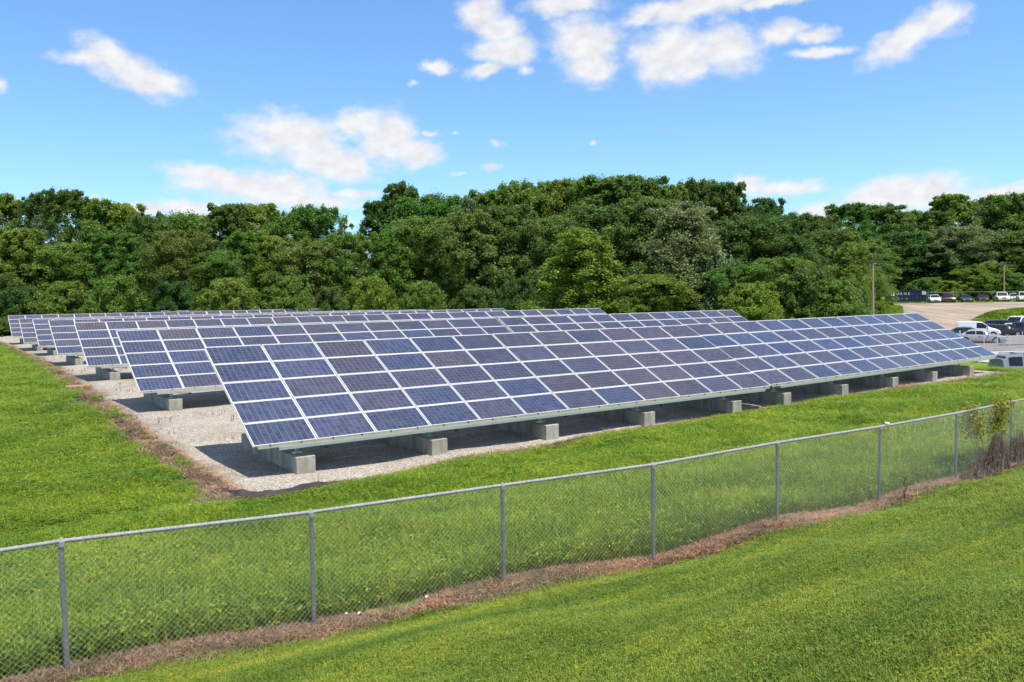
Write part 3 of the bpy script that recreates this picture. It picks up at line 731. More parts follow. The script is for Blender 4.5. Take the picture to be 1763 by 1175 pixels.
front = [(-25, 425, 110, 'roundA', 'mid'), (50, 455, 110, 'roundB', 'dark'), (45, 392, 90, 'tallB', 'mid'), (135, 418, 120, 'roundA', 'mid'), (205, 400, 105, 'locust', 'mid'), (262, 420, 90, 'roundB', 'dark'), (318, 395, 100, 'roundA', 'yellow'),
    (380, 430, 90, 'roundB', 'mid'), (425, 398, 100, 'locust', 'light'), (478, 405, 70, 'tallA', 'light'), (530, 412, 110, 'roundA', 'olive'), (598, 400, 100, 'roundB', 'mid'), (672, 396, 110, 'coneA', 'light'), (722, 372, 110, 'roundA', 'mid'),
    (770, 428, 100, 'roundB', 'light'), (812, 362, 130, 'roundB', 'olive'), (880, 352, 120, 'tallA', 'dark'), (950, 372, 110, 'roundA', 'olive'), (1040, 352, 150, 'roundB', 'dark'), (1120, 340, 110, 'tallA', 'olive'),
    (1285, 372, 140, 'roundA', 'dark'), (1350, 405, 120, 'roundB', 'dark'), (1420, 395, 120, 'roundA', 'dark')]
for i, (px, top, w, var, lf) in enumerate(front):
    tree(var, lf, px, top, w*1.12, 124+random.uniform(-3, 4), f'{shp[var]} {adj[lf]} tree, {nth(i)} from left at the front of the wood', G2)
spec = [
 (1003, 392, 190, 104, 'coneA', 'light', 'bright green wide tree in front of the dark wood behind the fourth row of arrays'),
 (1178, 346, 190, 108, 'coneA', 'grey', 'large silvery grey-green tree standing out in the middle right of the wood'),
 (1225, 440, 130, 106, 'bushA', 'grey', 'low silvery foliage on the right foot of the large grey-green tree'),
 (1120, 470, 120, 104, 'roundB', 'mid', 'small mid green tree tucked between the bright tree and the silvery tree'),
 (1085, 512, 62, 101, 'bushB', 'light', 'little bright bush peeping over the panels left of the silvery tree'),
 (1300, 487, 110, 92, 'bushB', 'light', 'rounded leafy bush right behind the joint of the front arrays'),
 (1262, 455, 100, 104, 'roundB', 'mid', 'small tree left of the rounded bush, darker and taller'),
 (1345, 442, 120, 98, 'roundB', 'mid', 'medium tree behind the rounded bush with broad leafy crown'),
 (1400, 462, 110, 94, 'bushA', 'dark', 'dark shrubby tree between the medium tree and the pointed tree'),
 (1462, 415, 100, 104, 'coneA', 'mid', 'pointed light-topped tree just left of the near lamp pole'),
 (1492, 462, 60, 108, 'roundB', 'mid', 'tree just right of the near lamp pole, leaning towards the blue container'),
 (1440, 480, 110, 92, 'bushB', 'mid', 'full bush at the foot of the pointed tree above the blue array'),
 (1480, 497, 60, 93, 'bushB', 'mid', 'bush at the base of the near lamp pole'),
 (1512, 519, 34, 96, 'bushB', 'light', 'small bright shrub below the blue container at the road edge'),
 (730, 470, 100, 114, 'bushA', 'mid', 'rounded green bush behind the arrays, below the light cone-shaped tree'),
 (505, 460, 110, 114, 'bushB', 'mid', 'leafy bush left of centre at the foot of the wood'),
 (570, 480, 80, 114, 'bushB', 'dark', 'dark bush right of the leafy bush at the foot of the wood'),
 (640, 462, 100, 115, 'bushA', 'light', 'lighter bush under the cone-shaped light tree'),
 (820, 480, 110, 114, 'bushA', 'dark', 'deep green bush in the shade left of the bright wide tree'),
 (890, 465, 100, 113, 'bushB', 'dark', 'deep green bush touching the left side of the bright wide tree'),
 (400, 465, 120, 116, 'bushA', 'mid', 'wide bush under the feathery light tree on the left'),
 (300, 470, 120, 117, 'bushB', 'dark', 'bush under the yellowish tree on the left'),  # dark leaf colour paints in the shade at the wood's foot
 (210, 460, 120, 118, 'bushA', 'mid', 'sunlit bush at the wood edge behind the left array corners'),
 (120, 470, 120, 119, 'bushB', 'mid', 'bush at the wood edge above the farthest left array corner'),
 (35, 480, 110, 119, 'bushA', 'dark', 'dark bush at the left end of the wood edge beside the open grass'),  # leaves coloured dark for the deep shade below the trees
 (-40, 460, 110, 119, 'bushB', 'mid', 'mid green bush cut by the left edge of the view'),
]
for i, (px, top, w, d, var, lf, lab) in enumerate(spec):
    if d >= 113: top += 14; w *= .78
    tree(var, lf, px, top, w*1.15, d, lab, G1, 'bush' if 'bush' in var else 'tree', 'bush' if 'bush' in var else 'tree')
G4 = 'trees behind the upper parking area'
rt = [(1440, 430, 120, 138, 'roundA', 'dark'), (1476, 412, 90, 156, 'roundB', 'mid'), (1555, 400, 100, 168, 'roundA', 'dark'), (1610, 420, 110, 162, 'tallA', 'dark'), (1650, 388, 90, 160, 'roundB', 'grey'), (1700, 400, 120, 165, 'roundA', 'dark'), (1765, 395, 120, 165, 'roundB', 'dark'), (1820, 400, 120, 165, 'roundA', 'dark')]
for i, (px, top, w, d, var, lf) in enumerate(rt):
    tree(var, lf, px, top, w*1.25, d, f'{shp[var]} {adj[lf]} tree, {nth(i)} from the left behind the far parked cars', G4)
rb = [(1600, 478, 60, 152, 'bushA', 'mid'), (1630, 484, 55, 150, 'bushB', 'light'), (1668, 462, 70, 152, 'roundB', 'light'), (1705, 452, 70, 152, 'bushB', 'light'), (1740, 470, 60, 150, 'bushA', 'mid'), (1770, 478, 60, 150, 'bushB', 'mid'), (1575, 488, 50, 156, 'bushB', 'mid')]
rb.sort()
for i, (px, top, w, d, var, lf) in enumerate(rb):
    tree(var, lf, px, top, w*1.2, d, f'{adj[lf]} sunlit shrub, {nth(i)} from the left behind the far parked cars', 'shrubs behind the far parked cars', 'shrub', 'shrub')

# ------------------------------------------------------------------ scatter (geometry nodes)
def in_view(x, y, z=0, mx=1.3, my=1.25):
    d = (x-CAM.x)*FW.x + (y-CAM.y)*FW.y + (z-CAM.z)*FW.z
    a = (x-CAM.x)*RT.x + (y-CAM.y)*RT.y + (z-CAM.z)*RT.z
    b = (x-CAM.x)*UP.x + (y-CAM.y)*UP.y + (z-CAM.z)*UP.z
    dd = np.maximum(d, .1)
    return (d > .8) & (np.abs(a/dd) < .63*mx) & (np.abs(b/dd) < .42*my), d
def scatter(name, pts, scl, src, kind='stuff', label=None, zs=None):
    """one object; its points carry an instance each of one of the src meshes"""
    me = bpy.data.meshes.new(name); me.vertices.add(len(pts)); me.vertices.foreach_set('co', pts.astype(np.float32).ravel())
    a = me.attributes.new('scl', 'FLOAT_VECTOR', 'POINT')
    zs = scl if zs is None else zs
    a.data.foreach_set('vector', np.stack([scl, scl, zs], 1).astype(np.float32).ravel())
    rt_ = rng.uniform(0, 6.28, len(pts))
    b = me.attributes.new('rot', 'FLOAT_VECTOR', 'POINT')
    b.data.foreach_set('vector', np.stack([rng.normal(0, .08, len(pts)), rng.normal(0, .08, len(pts)), rt_], 1).astype(np.float32).ravel())
    o = bpy.data.objects.new(name, me); COL.objects.link(o)
    c = bpy.data.collections.new(name+'_sources')
    for i, sm in enumerate(src):
        so = bpy.data.objects.new(f'{name}_source', sm); c.objects.link(so)
    ng = bpy.data.node_groups.new(name, 'GeometryNodeTree')
    ng.interface.new_socket('Geometry', in_out='INPUT', socket_type='NodeSocketGeometry'); ng.interface.new_socket('Geometry', in_out='OUTPUT', socket_type='NodeSocketGeometry')
    N = ng.nodes; L = ng.links
    gi = N.new('NodeGroupInput'); go = N.new('NodeGroupOutput'); ip = N.new('GeometryNodeInstanceOnPoints'); ci = N.new('GeometryNodeCollectionInfo')
    ci.inputs['Collection'].default_value = c; ci.inputs['Separate Children'].default_value = True; ci.inputs['Reset Children'].default_value = True
    ip.inputs['Pick Instance'].default_value = True
    na = N.new('GeometryNodeInputNamedAttribute'); na.data_type = 'FLOAT_VECTOR'; na.inputs['Name'].default_value = 'scl'
    nb = N.new('GeometryNodeInputNamedAttribute'); nb.data_type = 'FLOAT_VECTOR'; nb.inputs['Name'].default_value = 'rot'
    L.new(gi.outputs[0], ip.inputs['Points']); L.new(ci.outputs[0], ip.inputs['Instance'])
    L.new(na.outputs['Attribute'], ip.inputs['Scale']); L.new(nb.outputs['Attribute'], ip.inputs['Rotation'])
    L.new(ip.outputs[0], go.inputs[0])
    md = o.modifiers.new('scatter', 'NODES'); md.node_group = ng
    tag(o, label, None, None, kind); return o
def blade_mat(name, stops, trans=.3, st=(1, 1.8, 1)):
    mt = leaf_mat(name, *stops, trans=trans, rough=.5); nt, N, L, b = nodes(mt)
    # broad patches: lusher and drier areas of the field
    hv = [n for n in N if n.type == 'HUE_SAT'][0]
    src = hv.inputs['Color'].links[0].from_socket
    geo = N.new('ShaderNodeNewGeometry')
    f = tnoise(N, L, .33, 5, .65, geo.outputs['Position'], st)
    pc = ramp(N, L, f, [(.34, (.60, .72, .62)), (.5, (1, 1, 1)), (.66, (1.34, 1.15, 1.1))])
    ff = tnoise(N, L, 2.3, 5, .7, geo.outputs['Position'], (.8, 1.5, 1))
    pc = mixc(N, L, .8, pc, ramp(N, L, ff, [(.3, (.66, .74, .66)), (.52, (1, 1, 1)), (.72, (1.35, 1.2, 1.15))]), 'MULTIPLY')
    if name == 'lawn_blades':      # mower tracks run along the bank
        st3 = tnoise(N, L, 1.0, 4, .6, geo.outputs['Position'], (.07, 1.35, 1, R(-3)))
        pc = mixc(N, L, .85, pc, ramp(N, L, st3, [(.36, (.70, .76, .70)), (.5, (1, 1, 1)), (.62, (1.30, 1.16, 1.15))]), 'MULTIPLY')
    L.new(mixc(N, L, 1.0, src, pc, 'MULTIPLY'), hv.inputs['Color'])
    return mt
GB = {
 'lawn': blade_mat('lawn_blades', ((.115, .185, .012), (.172, .252, .019), (.245, .320, .040)), .4, (.22, 1.9, 1)),
 'meadow': blade_mat('meadow_blades', ((.125, .210, .010), (.200, .310, .015), (.285, .395, .032)), .4),
 'dry': blade_mat('dry_blades', ((.095, .052, .026), (.24, .148, .080), (.45, .33, .21)), .15, (2.5, 2.5, 1)),
}
def tuft(name, n, rad, h0, h1, w, matk, seed, lean=.5, broad=0):
    g = np.random.default_rng(seed); V = []; F = []
    for i in range(n):
        th, r_ = g.uniform(0, 6.28), rad*math.sqrt(g.uniform(0, 1)); x, y = math.cos(th)*r_, math.sin(th)*r_
        h = g.uniform(h0, h1); a = g.uniform(0, 6.28); ln = h*g.uniform(.1, lean*1.6); dx, dy = math.cos(a)*ln, math.sin(a)*ln
        px_, py_ = -math.sin(a)*w*.5, math.cos(a)*w*.5; k = len(V)
        V += [(x-px_, y-py_, -.02), (x+px_, y+py_, -.02), (x+dx*.4+px_*.9, y+dy*.4+py_*.9, h*.6), (x+dx*.4-px_*.9, y+dy*.4-py_*.9, h*.6), (x+dx, y+dy, h*g.uniform(.8, 1))]
        F += [(k, k+1, k+2, k+3), (k+3, k+2, k+4)]
    for i in range(broad):
        th, r_ = g.uniform(0, 6.28), rad*math.sqrt(g.uniform(0, 1)); x, y, z = math.cos(th)*r_, math.sin(th)*r_, g.uniform(.3, .9)*h1
        s = g.uniform(.5, 1)*h1*.32; a = g.uniform(0, 6.28); u = Vector((math.cos(a), math.sin(a), g.uniform(-.3, .3)))*s; v = Vector((-math.sin(a), math.cos(a), g.uniform(-.2, .2)))*s*.5
        c = Vector((x, y, z)); k = len(V); V += [tuple(c-u), tuple(c-v), tuple(c+u), tuple(c+v)]; F += [(k, k+1, k+2, k+3)]
    return mesh_np(name, V, F, GB[matk])
def zpts(x, y, dz=0): return np.stack([x, y, Hh(x, y)+dz], 1)
def keep_grass(x, y):
    inpad = (x > padl(y)+.0) & (y > padf(x)-.02) & (x < 42.7)
    d, l = DL(x, y)
    lot = (d > 49) & (d < 104.3) & (l > 34) & (x > 47)
    lo_ = np.interp(d, [99, 108, 116, 124, 132, 140], [40, 51, 56, 59.5, 60, 61]); hi_ = np.interp(d, [99, 106, 110, 113, 116, 119, 121, 122.5, 140], [60, 62, 62.3, 64, 68, 75, 86, 120, 120])
    dirt = (d > 99) & (d < 133.2) & (l > lo_-.3) & (l < hi_+.2)
    return ~inpad & ~lot & ~dirt
# mown lawn on the bank
n = 1250000
x = rng.uniform(-13, 40, n); y = rng.uniform(-34, -8.6, n)
v, d = in_view(x, y, Hh(x, y), 1.7, 1.6); yf = np.interp(x, FX, FY)
k = v & (y < yf-.42-.1*np.sin(x*2.1)) & (rng.random(n) < np.clip((6.5/np.maximum(d, 1))**1.2, .12, 1)) & (thatch_mask(x, y) < .5)
x, y, d = x[k], y[k], d[k]
print('lawn', len(x))
lawn_src = [tuft('lawn_tuft', 26, .11, .025, .065, .0065, 'lawn', s, .8, 4) for s in range(5)] + [tuft('lawn_tuft', 18, .10, .04, .10, .007, 'lawn', 20, .7), tuft('clover_tuft', 4, .1, .02, .05, .008, 'lawn', 21, .6, 26)]
sc = np.clip(d/12, .7, 1.8)*rng.uniform(.75, 1.25, len(x))
scatter('lawn_grass', zpts(x, y), sc, lawn_src, zs=rng.uniform(.65, 1.15, len(x))*np.clip(d/12, .9, 1.4))
# clover heads and dry patches in the lawn
k = rng.random(len(x)) < .0022*(1.2+np.sin(x*.9)*np.sin(y*1.7))
M_clover = mat('clover_white', (.40, .39, .30), .8)
cb_ = MB(); cb_.tube((0, 0, .0), (0, 0, .05), .002, n=3); cb_.tube((0, 0, .052), (0, 0, .065), .005, .008, n=5); cb_.tube((0, 0, .065), (0, 0, .072), .008, .003, n=5)
scatter('clover_flowers', zpts(x[k]+.03, y[k]), rng.uniform(.45, .8, k.sum()), [cb_.mesh('clover_head', M_clover)])
# taller grass between fence and gravel, and the field to the left
n = 1500000
x = rng.uniform(-60, 47, n); y = -11 + 135*rng.random(n)**1.9
v, d = in_view(x, y, -.9, 1.28)
yf = np.interp(x, FX, FY)
k = v & (y > yf+.25) & keep_grass(x, y) & (rng.random(n) < np.clip((16/np.maximum(d, 1))**1.15, .06, 1)) & (soil_mask(x, y) < .45+.25*rng.random(n)) & (d < 150)
x, y, d = x[k], y[k], d[k]
print('meadow', len(x))
mead_src = [tuft('meadow_tuft', 34, .17, .08, .20, .010, 'meadow', 30+s, .8, 5) for s in range(5)] + [tuft('tall_tuft', 26, .14, .15, .34, .010, 'meadow', 40, .9), tuft('broadleaf_tuft', 6, .14, .05, .14, .012, 'meadow', 41, .6, 34)]
sc = np.clip(d/23, .75, 3.6)*rng.uniform(.7, 1.3, len(x))
patch = .55+.45*np.sin(x*.7+2)*np.sin(y*.9) + .2*np.sin(x*1.9+y)
nearf = np.exp(-((y-np.interp(x, FX, FY)-1.5)/3.2)**2)
zs = (.55+.35*patch+.75*nearf)*rng.uniform(.7, 1.25, len(x))*np.clip(d/25, 1, 1.25)
zs *= 1-.6*np.exp(-((padf(x)-y)/.5)**2)*(y < 1)
scatter('meadow_grass', zpts(x, y), sc, mead_src, zs=zs)
n = 26000
d = rng.uniform(100, 150, n); l = rng.uniform(38, 108, n); x, y = XY(d, l); v, _ = in_view(x, y, 0, 1.1); k = v & keep_grass(x, y) & ~((np.abs(l-70.2) < 4.2) & (d > 138) & (d < 147))
scatter('road_verge_grass', zpts(x[k], y[k]), rng.uniform(2.2, 4.2, k.sum()), mead_src, zs=rng.uniform(.7, 1.5, k.sum())*(1+1.2*(d[k] > 147)))
# dead thatch along the fence and along the gravel
n = 160000
x = rng.uniform(-12, 24, n); y = np.interp(x, FX, FY) + rng.normal(-.1, .42, n)
v, d = in_view(x, y, -.5); k = v & (rng.random(n) < thatch_mask(x, y)*.22)
x, y = x[k], y[k]
x2 = rng.uniform(0, 1, 90000); y2 = -1.2+120*x2**1.8; x2 = padl(y2)+rng.normal(-.3, .4, 90000)
k2 = rng.random(90000) < soil_mask(x2, y2)*.35
x3 = rng.uniform(0, 43, 30000); y3 = padf(x3)-rng.random(30000)*.4; k3 = rng.random(30000) < soil_mask(x3, y3)*.25
xa = np.concatenate([x, x2[k2], x3[k3]]); ya = np.concatenate([y, y2[k2], y3[k3]])
dd, _ = DL(xa, ya)
print('dry', len(xa))
dry_src = [tuft('dry_tuft', 30, .16, .015, .07, .008, 'dry', 50+s, 3.0) for s in range(4)]
scatter('dry_thatch', zpts(xa, ya, .005), np.clip(dd/12, .8, 3)*rng.uniform(.7, 1.2, len(xa)), dry_src, zs=rng.uniform(.5, 1.2, len(xa)))
# wood behind the skyline rows: one mass
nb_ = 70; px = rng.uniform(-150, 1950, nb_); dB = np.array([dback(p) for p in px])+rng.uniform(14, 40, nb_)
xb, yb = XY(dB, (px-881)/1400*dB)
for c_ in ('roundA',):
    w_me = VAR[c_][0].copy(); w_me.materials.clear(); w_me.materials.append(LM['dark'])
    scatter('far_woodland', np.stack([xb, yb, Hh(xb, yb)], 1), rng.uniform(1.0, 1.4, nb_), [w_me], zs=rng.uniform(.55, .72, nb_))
# understorey: low dark growth at the foot of the wood
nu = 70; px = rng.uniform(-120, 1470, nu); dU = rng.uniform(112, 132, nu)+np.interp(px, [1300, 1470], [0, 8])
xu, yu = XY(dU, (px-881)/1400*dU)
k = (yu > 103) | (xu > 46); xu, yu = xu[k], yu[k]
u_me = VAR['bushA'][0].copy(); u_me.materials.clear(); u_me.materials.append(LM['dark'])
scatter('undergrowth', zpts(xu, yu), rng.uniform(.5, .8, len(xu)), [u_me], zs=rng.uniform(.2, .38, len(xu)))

# ------------------------------------------------------------------ dead weed stalks, twigs, vine
M_stalk = noisy('dead_stalk', (.07, .04, .025), (.16, .10, .06), 8, .9, 0, 0)
def stalk_tuft(seed, h=.24):
    g = random.Random(seed); mb = MB()
    for i in range(4):
        x_, y_ = g.uniform(-.12, .12), g.uniform(-.12, .12); hh = g.uniform(.4, 1)*h
        mb.tube((x_, y_, -.02), (x_+g.uniform(-.05, .05), y_+g.uniform(-.05, .05), hh), .006, .004, n=4)
        if g.random() < .6: mb.tube((x_, y_, hh*.5), (x_+g.uniform(-.1, .1), y_+g.uniform(-.1, .1), hh*.8), .004, .002, n=3)
    return mb.mesh('stalk', M_stalk)
xs, ys = [], []
for k_, (rx, ry, rz_) in enumerate(ROWS[:5]):
    m_ = 34
    xs.append(rng.uniform(.2, 9, m_)); ys.append(ry - rng.uniform(1.0, 9.0, m_)*(1 if k_ else 0) + (rng.uniform(4.9, 13.0, m_) if k_ == 0 else 0))
xs = np.concatenate(xs); ys = np.concatenate(ys)
scatter('dead_weed_stalks', zpts(xs, ys, .06), rng.uniform(.5, 1.2, len(xs)), [stalk_tuft(s) for s in range(5)])
def twig(name, loc, h, seed, label, cat, nbr=7, spread=.5, matl=None, r=.012):
    g = random.Random(seed); mb = MB(); p = Vector((0, 0, -.05)); pts = [p]
    for i in range(6):
        p = p + Vector((g.uniform(-.05, .05)*spread*2, g.uniform(-.05, .05), h/6)); pts.append(p)
    for i in range(6): mb.tube(pts[i], pts[i+1], r*(1-i*.13), r*(1-(i+1)*.13), n=5, cap=False)
    for i in range(nbr):
        k = g.randint(1, 5); a = g.uniform(0, 6.28); ln = h*g.uniform(.15, .4)*spread*2
        mb.tube(pts[k], pts[k]+Vector((math.cos(a)*ln, math.sin(a)*ln*.4, ln*.7)), r*.5, r*.2, n=4, cap=False)
    o = mb.obj(name, matl or M_stalk, smooth=True); o.location = (loc[0], loc[1], hz(*loc[:2])); tag(o, label, cat); return o
twig('dead_sapling', (9.95, -10.75), .62, 3, 'bare dark twiggy sapling by the fence between two posts, right of the white strip', 'sapling', 10)
twig('leaning_sapling', (13.9, -10.45), .9, 5, 'thin bare sapling leaning on the fence left of the dead brush heap', 'sapling', 8, .6)
twig('dead_weed', (1.42, -1.0), .62, 8, 'slender dead weed standing before the nearest concrete block', 'weed', 4, .25, r=.006)
def brush(loc, rx, ry, h, n, seed, label):
    g = np.random.default_rng(seed); mb = MB()
    for i in range(n):
        a = g.uniform(0, 6.28); q = math.sqrt(g.uniform(0, 1)); x0, y0 = math.cos(a)*rx*q, math.sin(a)*ry*q
        top = Vector((x0*.8+g.normal(0, .07), y0*.8, h*g.uniform(.35, 1.0)*math.sqrt(max(.05, 1-.85*q*q))))
        mid = Vector((x0*.9, y0, top.z*.55)); end = top + Vector((g.normal(0, .2), g.normal(0, .1), -g.uniform(.05, .35)))
        if n < 1000 or True:
            mb.tube((x0, y0, -.03), mid, .005, .004, n=3, cap=False); mb.tube(mid, top, .004, .003, n=3, cap=False); mb.tube(top, end, .003, .002, n=3, cap=False)
    o = mb.obj('dead_brush', M_brush); o.location = (loc[0], loc[1], hz(*loc)); tag(o, label, 'dead brush', 'heaps of dead brush along the fence')
M_brush = noisy('dead_brush', (.09, .07, .052), (.27, .205, .155), 9, .95, 0, 0)
brush((14.55, -10.5), .42, .22, 1.0, 620, 2, 'tall rounded heap of dead brown brush against the fence, near the yellow vine')
brush((13.2, -10.65), .8, .25, .42, 520, 3, 'low spread of dead reddish brush at the fence post left of the tall heap')
brush((15.95, -10.4), .5, .25, .9, 420, 4, 'dead brush heap at the last fence post before the right edge')
def vine():
    o0 = Vector((14.4, -10.33, hz(14.4, -10.33)))
    root = empty('climbing_vine', o0); tag(root, 'yellow-green vine climbing over the fence rail near the right edge', 'vine')
    g = np.random.default_rng(5); mb = MB(); cpts = []
    for i in range(7):
        p = Vector((g.uniform(-.25, .25), .06, 0)); 
        for s in range(9):
            q = p + Vector((g.normal(.03+.04*(i-3), .06), g.normal(0, .03), .165)); mb.tube(p, q, .006, .005, n=4, cap=False); p = q
            if s > 4: cpts.append(p)
    mb.obj('stem', M_stalk, root)
    V = []; F = []
    for i in range(1900):
        c = np.array(cpts[g.integers(len(cpts))]) + g.normal(0, [.14, .07, .12]); s = g.uniform(.025, .055)
        u = g.normal(size=3); u /= np.linalg.norm(u); w_ = np.cross(u, g.normal(size=3)); w_ /= np.linalg.norm(w_)
        k = len(V); V += [c-u*s, c-w_*s*.5, c+u*s, c+w_*s*.5]; F.append((k, k+1, k+2, k+3))
    link('leaves', mesh_np('leaves', np.array(V), np.array(F), leaf_mat('vine_leaves', (.11, .15, .016), (.22, .26, .028), (.40, .36, .05), .4)), root)['kind'] = 'stuff'
vine()
# short log at the left edge of the gravel
lx, ly = .1, 26.4
mb = MB(); mb.tube((-.1, 0, .12), (.95, -.35, .13), .12, .11, n=14); lo = mb.obj('log', noisy('cut_log', (.20, .12, .07), (.36, .24, .15), 5, .9, 0, .5, .02), smooth=True)
lo.location = (lx-.6, ly, hz(lx, ly)); tag(lo, 'short brown log lying on the left edge of the gravel', 'log')
for i, (lx, ly) in enumerate([(-1.6, -8.95), (-.5, -9.25), (-1.45, -9.05)]):
    mb = MB(); mb.poly([(-.04, -.03, 0), (.05, -.02, .03), (.03, .05, .045), (-.03, .03, .01)]); mb.poly([(.05, -.02, .03), (.09, .02, 0), (.03, .05, .045)])
    o = mb.obj('paper_scrap', M_white); o.scale = (.5, .5, .5); o.location = (lx, ly-.2, hz(lx, ly-.2)+.05); o.modifiers.new('s', 'SOLIDIFY').thickness = .003
    tag(o, ['scrap of white litter in the dead grass right of the second post', 'scrap of white litter farther right along the dead grass strip', 'small white scrap beside the litter nearest the second post'][i], 'litter', 'litter scraps')

# ------------------------------------------------------------------ vehicles
M_glass = mat('dark_glass', (.012, .014, .016), .16, 0, .35)
M_tyre = mat('tyre_rubber', (.02, .02, .02), .85)
M_rim = mat('alloy', (.45, .46, .47), .35, .7)
M_lamp = mat('clear_lamp', (.65, .67, .68), .15, .2)
M_red = mat('red_lamp', (.35, .015, .012), .25)
M_trim = mat('dark_trim', (.03, .03, .032), .6)
_paints = {}
def paint(name, c, metal=.0):
    if name not in _paints:
        mt = mat(name, c, .35, metal); mt.node_tree.nodes['Principled BSDF'].inputs['Coat Weight'].default_value = .8
        mt.node_tree.nodes['Principled BSDF'].inputs['Coat Roughness'].default_value = .05; _paints[name] = mt
    return _paints[name]
#  station: x, halfwidth, z_under, z_belt, roof halfwidth, z_roof     (front = +x)
PROF = {
 'sedan': dict(L=4.7, st=[(-2.35, .70, .42, .72, .55, .78), (-2.25, .84, .24, .92, .66, 1.0), (-1.75, .89, .22, .98, .70, 1.06), (-1.05, .90, .20, .97, .60, 1.42), (-.4, .90, .20, .96, .62, 1.47), (.25, .90, .20, .94, .61, 1.43), (1.05, .89, .20, .90, .70, .99), (1.75, .87, .22, .82, .66, .90), (2.2, .80, .26, .70, .58, .76), (2.35, .66, .36, .58, .50, .62)],
              win=[(-1.35, -.45), (-.37, .70)], ws=(.30, 1.02), rw=(-1.72, -1.08), wh=(-1.38, 1.42), r=.33),
 'suv': dict(L=4.7, st=[(-2.35, .80, .40, .95, .66, 1.05), (-2.25, .90, .30, 1.02, .68, 1.45), (-1.95, .92, .28, 1.04, .70, 1.70), (-.6, .93, .28, 1.03, .72, 1.76), (.35, .93, .28, 1.01, .70, 1.72), (1.0, .92, .28, .99, .76, 1.12), (1.7, .90, .30, .97, .74, 1.06), (2.2, .88, .34, .90, .72, .98), (2.35, .80, .40, .72, .66, .80)],
              win=[(-1.95, -1.2), (-1.1, -.2), (-.1, .72)], ws=(.38, 1.0), rw=(-2.3, -2.0), wh=(-1.4, 1.45), r=.37),
 'hatch': dict(L=4.2, st=[(-2.1, .74, .40, .85, .58, .95), (-2.0, .84, .28, .94, .62, 1.15), (-1.6, .87, .24, .96, .62, 1.42), (-.5, .88, .22, .95, .63, 1.50), (.2, .88, .22, .93, .61, 1.46), (1.0, .87, .22, .90, .70, 1.0), (1.6, .85, .24, .84, .66, .92), (2.0, .78, .28, .70, .58, .78), (2.1, .66, .36, .58, .5, .62)],
               win=[(-1.5, -.6), (-.5, .62)], ws=(.25, .98), rw=(-2.02, -1.62), wh=(-1.25, 1.32), r=.31),
 'van': dict(L=4.5, st=[(-2.25, .84, .34, 1.0, .76, 1.80), (-2.1, .88, .28, 1.05, .80, 1.88), (-.4, .90, .26, 1.05, .80, 1.90), (.35, .90, .26, 1.03, .74, 1.82), (1.25, .88, .26, 1.0, .72, 1.14), (1.8, .86, .28, .92, .70, 1.0), (2.15, .80, .32, .74, .6, .82), (2.25, .7, .4, .6, .5, .66)],
             win=[(-.25, .95)], ws=(.38, 1.25), rw=None, wh=(-1.45, 1.45), r=.32),
 'big_suv': dict(L=5.1, st=[(-2.55, .86, .45, 1.05, .74, 1.2), (-2.48, .96, .36, 1.10, .76, 1.60), (-2.1, .98, .34, 1.12, .78, 1.86), (-.6, .99, .34, 1.11, .80, 1.90), (.45, .99, .34, 1.10, .78, 1.86), (1.1, .98, .34, 1.08, .84, 1.2), (1.9, .96, .36, 1.05, .80, 1.14), (2.45, .92, .4, .95, .76, 1.02), (2.55, .84, .46, .8, .7, .85)],
                 win=[(-2.15, -1.3), (-1.18, -.2), (-.08, .85)], ws=(.48, 1.1), rw=(-2.40, -2.24), wh=(-1.55, 1.6), r=.39)}
